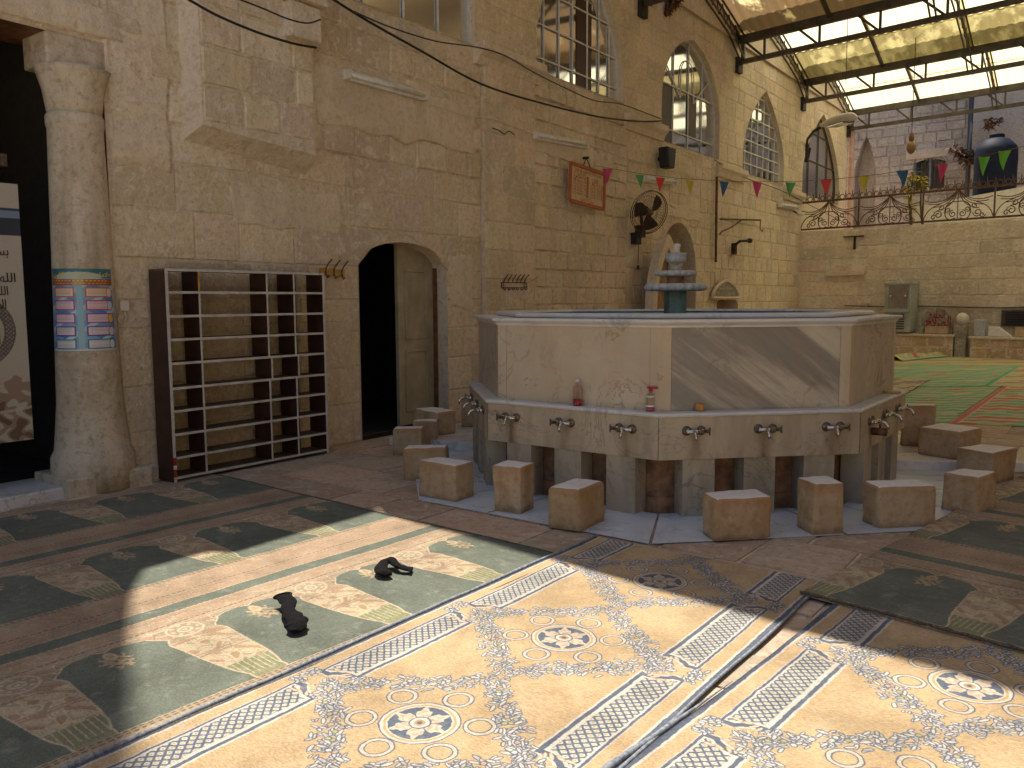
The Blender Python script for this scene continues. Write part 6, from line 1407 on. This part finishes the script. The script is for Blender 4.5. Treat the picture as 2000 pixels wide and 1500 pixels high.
p = on_ledge(1742, 768); mb = MB(); mb.obox(p + UP * .012, Vector((.9, .4, 0)).normalized(), Vector((-.4, .9, 0)).normalized(), UP, .07, .03, .011); bevel(obj('soap_bar', mb, M['wood_yellow'], label='flat sliver of yellow wood at the right end of the ledge', cat='soap'), .006)  # a small piece of wood, though named with the soap

# ------------------------------------------------------------------ poster on the column
def poster():
    c = Canvas(.42, .62, .0022, (.16, .34, .52)); X, Y = c.X, c.Y
    c.fill(np.sin(X * 30 + Y * 38) > .2, (.08, .22, .42)); c.fill(np.sin(X * 30 - Y * 38 + 1) > .75, (.40, .60, .66)); c.fill(np.abs(X - .205) < .018, (.30, .48, .50)); c.fill(np.abs(X - .205 - .0) < .03 + .0 * Y, (.22, .40, .48), .5)
    c.fill(Y > .555, (.03, .15, .18)); c.fill((Y > .54) & (np.hypot((X - .2) / .14, (Y - .56) / .035) < 1), (.40, .52, .45)); c.fill((Y > .495) & (Y < .540), (.36, .09, .03)); c.fill((Y > .495) & (Y < .540) & (np.abs(X - .2) < .03), (.50, .30, .09))
    for k in range(2): c.fill((np.abs(Y - .528 + .018 * k) < .003) & (np.sin(X * 260 + 3 * k) > -.5) & (X > .03) & (X < .38), (.75, .50, .12))
    CB = [(.60, .09, .03), (.45, .03, .17), (.32, .03, .25), (.12, .03, .22), (.03, .15, .32)]; CI = [(.72, .56, .40), (.72, .52, .52), (.70, .54, .56), (.68, .58, .60), (.66, .62, .60)]
    for k in range(5):
        yb = .405 - .098 * k
        for x0, x1 in ((.03, .175), (.235, .385)):
            c.fill((X > x0) & (X < x1) & (Y > yb) & (Y < yb + .075), CB[k]); inn = (X > x0 + .010) & (X < x1 - .008) & (Y > yb + .009) & (Y < yb + .066); c.fill(inn, CI[k])
            for l in range(5): c.fill(inn & (np.abs(Y - yb - .018 - .0105 * l) < .0016) & (np.sin(X * 400 + l * 9 + k * 5) > -.6) & (X > x0 + .018) & (X < x1 - .02), (.22, .16, .18), .8)
        q = np.hypot((X - .388) / .024, (Y - yb - .035) / .040); c.fill(q < 1, CB[k]); c.fill(q < .82, [(.70, .60, .52), (.50, .62, .66), (.70, .42, .08), (.62, .52, .62), (.62, .66, .66)][k])
    c.fill(Y < .012, (.6, .6, .55)); return c.image('poster_print', .02, 9)
m, t, b, o_ = newmat('glossy_poster'); tx = t.nodes.new('ShaderNodeTexImage'); tx.image = poster(); t.links.new(tx.outputs[0], b.inputs['Base Color']); b.inputs['Roughness'].default_value = .3
def col_r(z): return float(np.interp(z, [.02, .2, .3, .36, .5, .75, 1.1, 1.6, 2.4, 3.02], [.335, .335, .33, .30, .285, .262, .252, .240, .225, .212]))
pz0, pz1 = WX(170, 687, -6.75).z, WX(165, 523, -6.75).z
va = math.atan2(0 - CY_, 0 - CX_); pa0, pa1 = va - 1.28, va + 1.02
def pc(u, v, d=.004): z = pz0 + (pz1 - pz0) * v; a = pa0 + (pa1 - pa0) * u; r = col_r(z) + d; return Vector((CX_ + r * math.cos(a), CY_ + r * math.sin(a), z))
PO = thing('wall_poster', 'bright blue and red Arabic poster of boxed texts wrapped round the column', 'poster', tuple(pc(.5, 0)))
mb = MB(); mb.grid(lambda u, v: pc(u, v), 24, 6, uvfn=lambda u, v: (u, v)); obj('sheet', mb, m, PO, True)
PWd, PHt = .25 * 2.3, pz1 - pz0
lettering('علامات القيامة الكبرى', None, .985, .905, .006, .075, M['gold_ink'], PO, width=.97, bold=.02, bend=lambda a, z, d: pc(a, z + 0, d))
# banner hanging in the dark doorway
def banner():
    c = Canvas(1.0, 2.12, .005, (.42, .38, .31)); X, Y = c.X, c.Y
    n = np.sin(X * 23) * np.sin(Y * 17) + np.sin(X * 51 + 2 * np.sin(Y * 31)) * .6 + np.sin(Y * 61 + X * 12) * .4
    c.fill((Y < .52 + .03 * np.sin(X * 30)) & (n > -.5), (.22, .13, .07), .75); c.fill((Y < .34) & (n > .3), (.10, .055, .03), .8); c.fill((np.abs(Y - .24 - .15 * (X - .5) ** 2) < .012), (.5, .42, .34), .7)
    c.fill((Y > 1.70) & (Y < 1.92), (.03, .04, .06)); c.fill((Y > 1.84) & (Y < 1.90), (.20, .28, .40), .8)  # bluish strip paints a reflected light streak into the print
    q = np.hypot((X - .62) / .30, (Y - .92) / .30); g = np.sin(X * 190) * np.sin(Y * 190); c.fill((q < 1) & (q > .72), (.10, .09, .08)); c.fill((q < .97) & (q > .75) & (g > .2), (.30, .27, .22), .7)
    return c.image('banner_print', .03, 11)
m, t, b, o_ = newmat('banner_vinyl'); tx = t.nodes.new('ShaderNodeTexImage'); tx.image = banner(); t.links.new(tx.outputs[0], b.inputs['Base Color']); b.inputs['Roughness'].default_value = .35
by1, bz0, bz1 = 3.07, .48, 2.55; bw = 1.0; XBN = -7.2
def bp(a, z, d=0.): return Vector((XBN + d + .015 * math.sin(a * 6), by1 - bw + a, z))
BN = thing('hanging_banner', 'tall cream banner with Arabic lines and a round emblem in the dark doorway', 'banner', (XBN, by1 - .5, bz0))
mb = MB(); mb.grid(lambda u, v: bp(u * bw, bz0 + (bz1 - bz0) * v), 12, 6, uvfn=lambda u, v: (u, v)); obj('print', mb, m, BN, True)
for k, (tx_, w_) in enumerate((('بسم الله والصلاة', .55), ('على رسول الله', .42), ('اللهم إني أسألك', .60), ('اللهم اعصمني من', .55), ('الشيطان الرجيم', .5))):
    lettering(tx_, None, bw - (.10, .20, .06, .12, .14)[k], bz0 + 1.50 - .105 * k, .006, .10, M['ink'], BN, width=w_, bold=.012, bend=bp)
lettering('الله', None, .80, bz0 + .80, .006, .36, M['ink'], BN, width=.36, bold=.02, bend=bp)
# make sure nothing carries leftover data
for me in D.meshes: me.validate(clean_customdata=False)
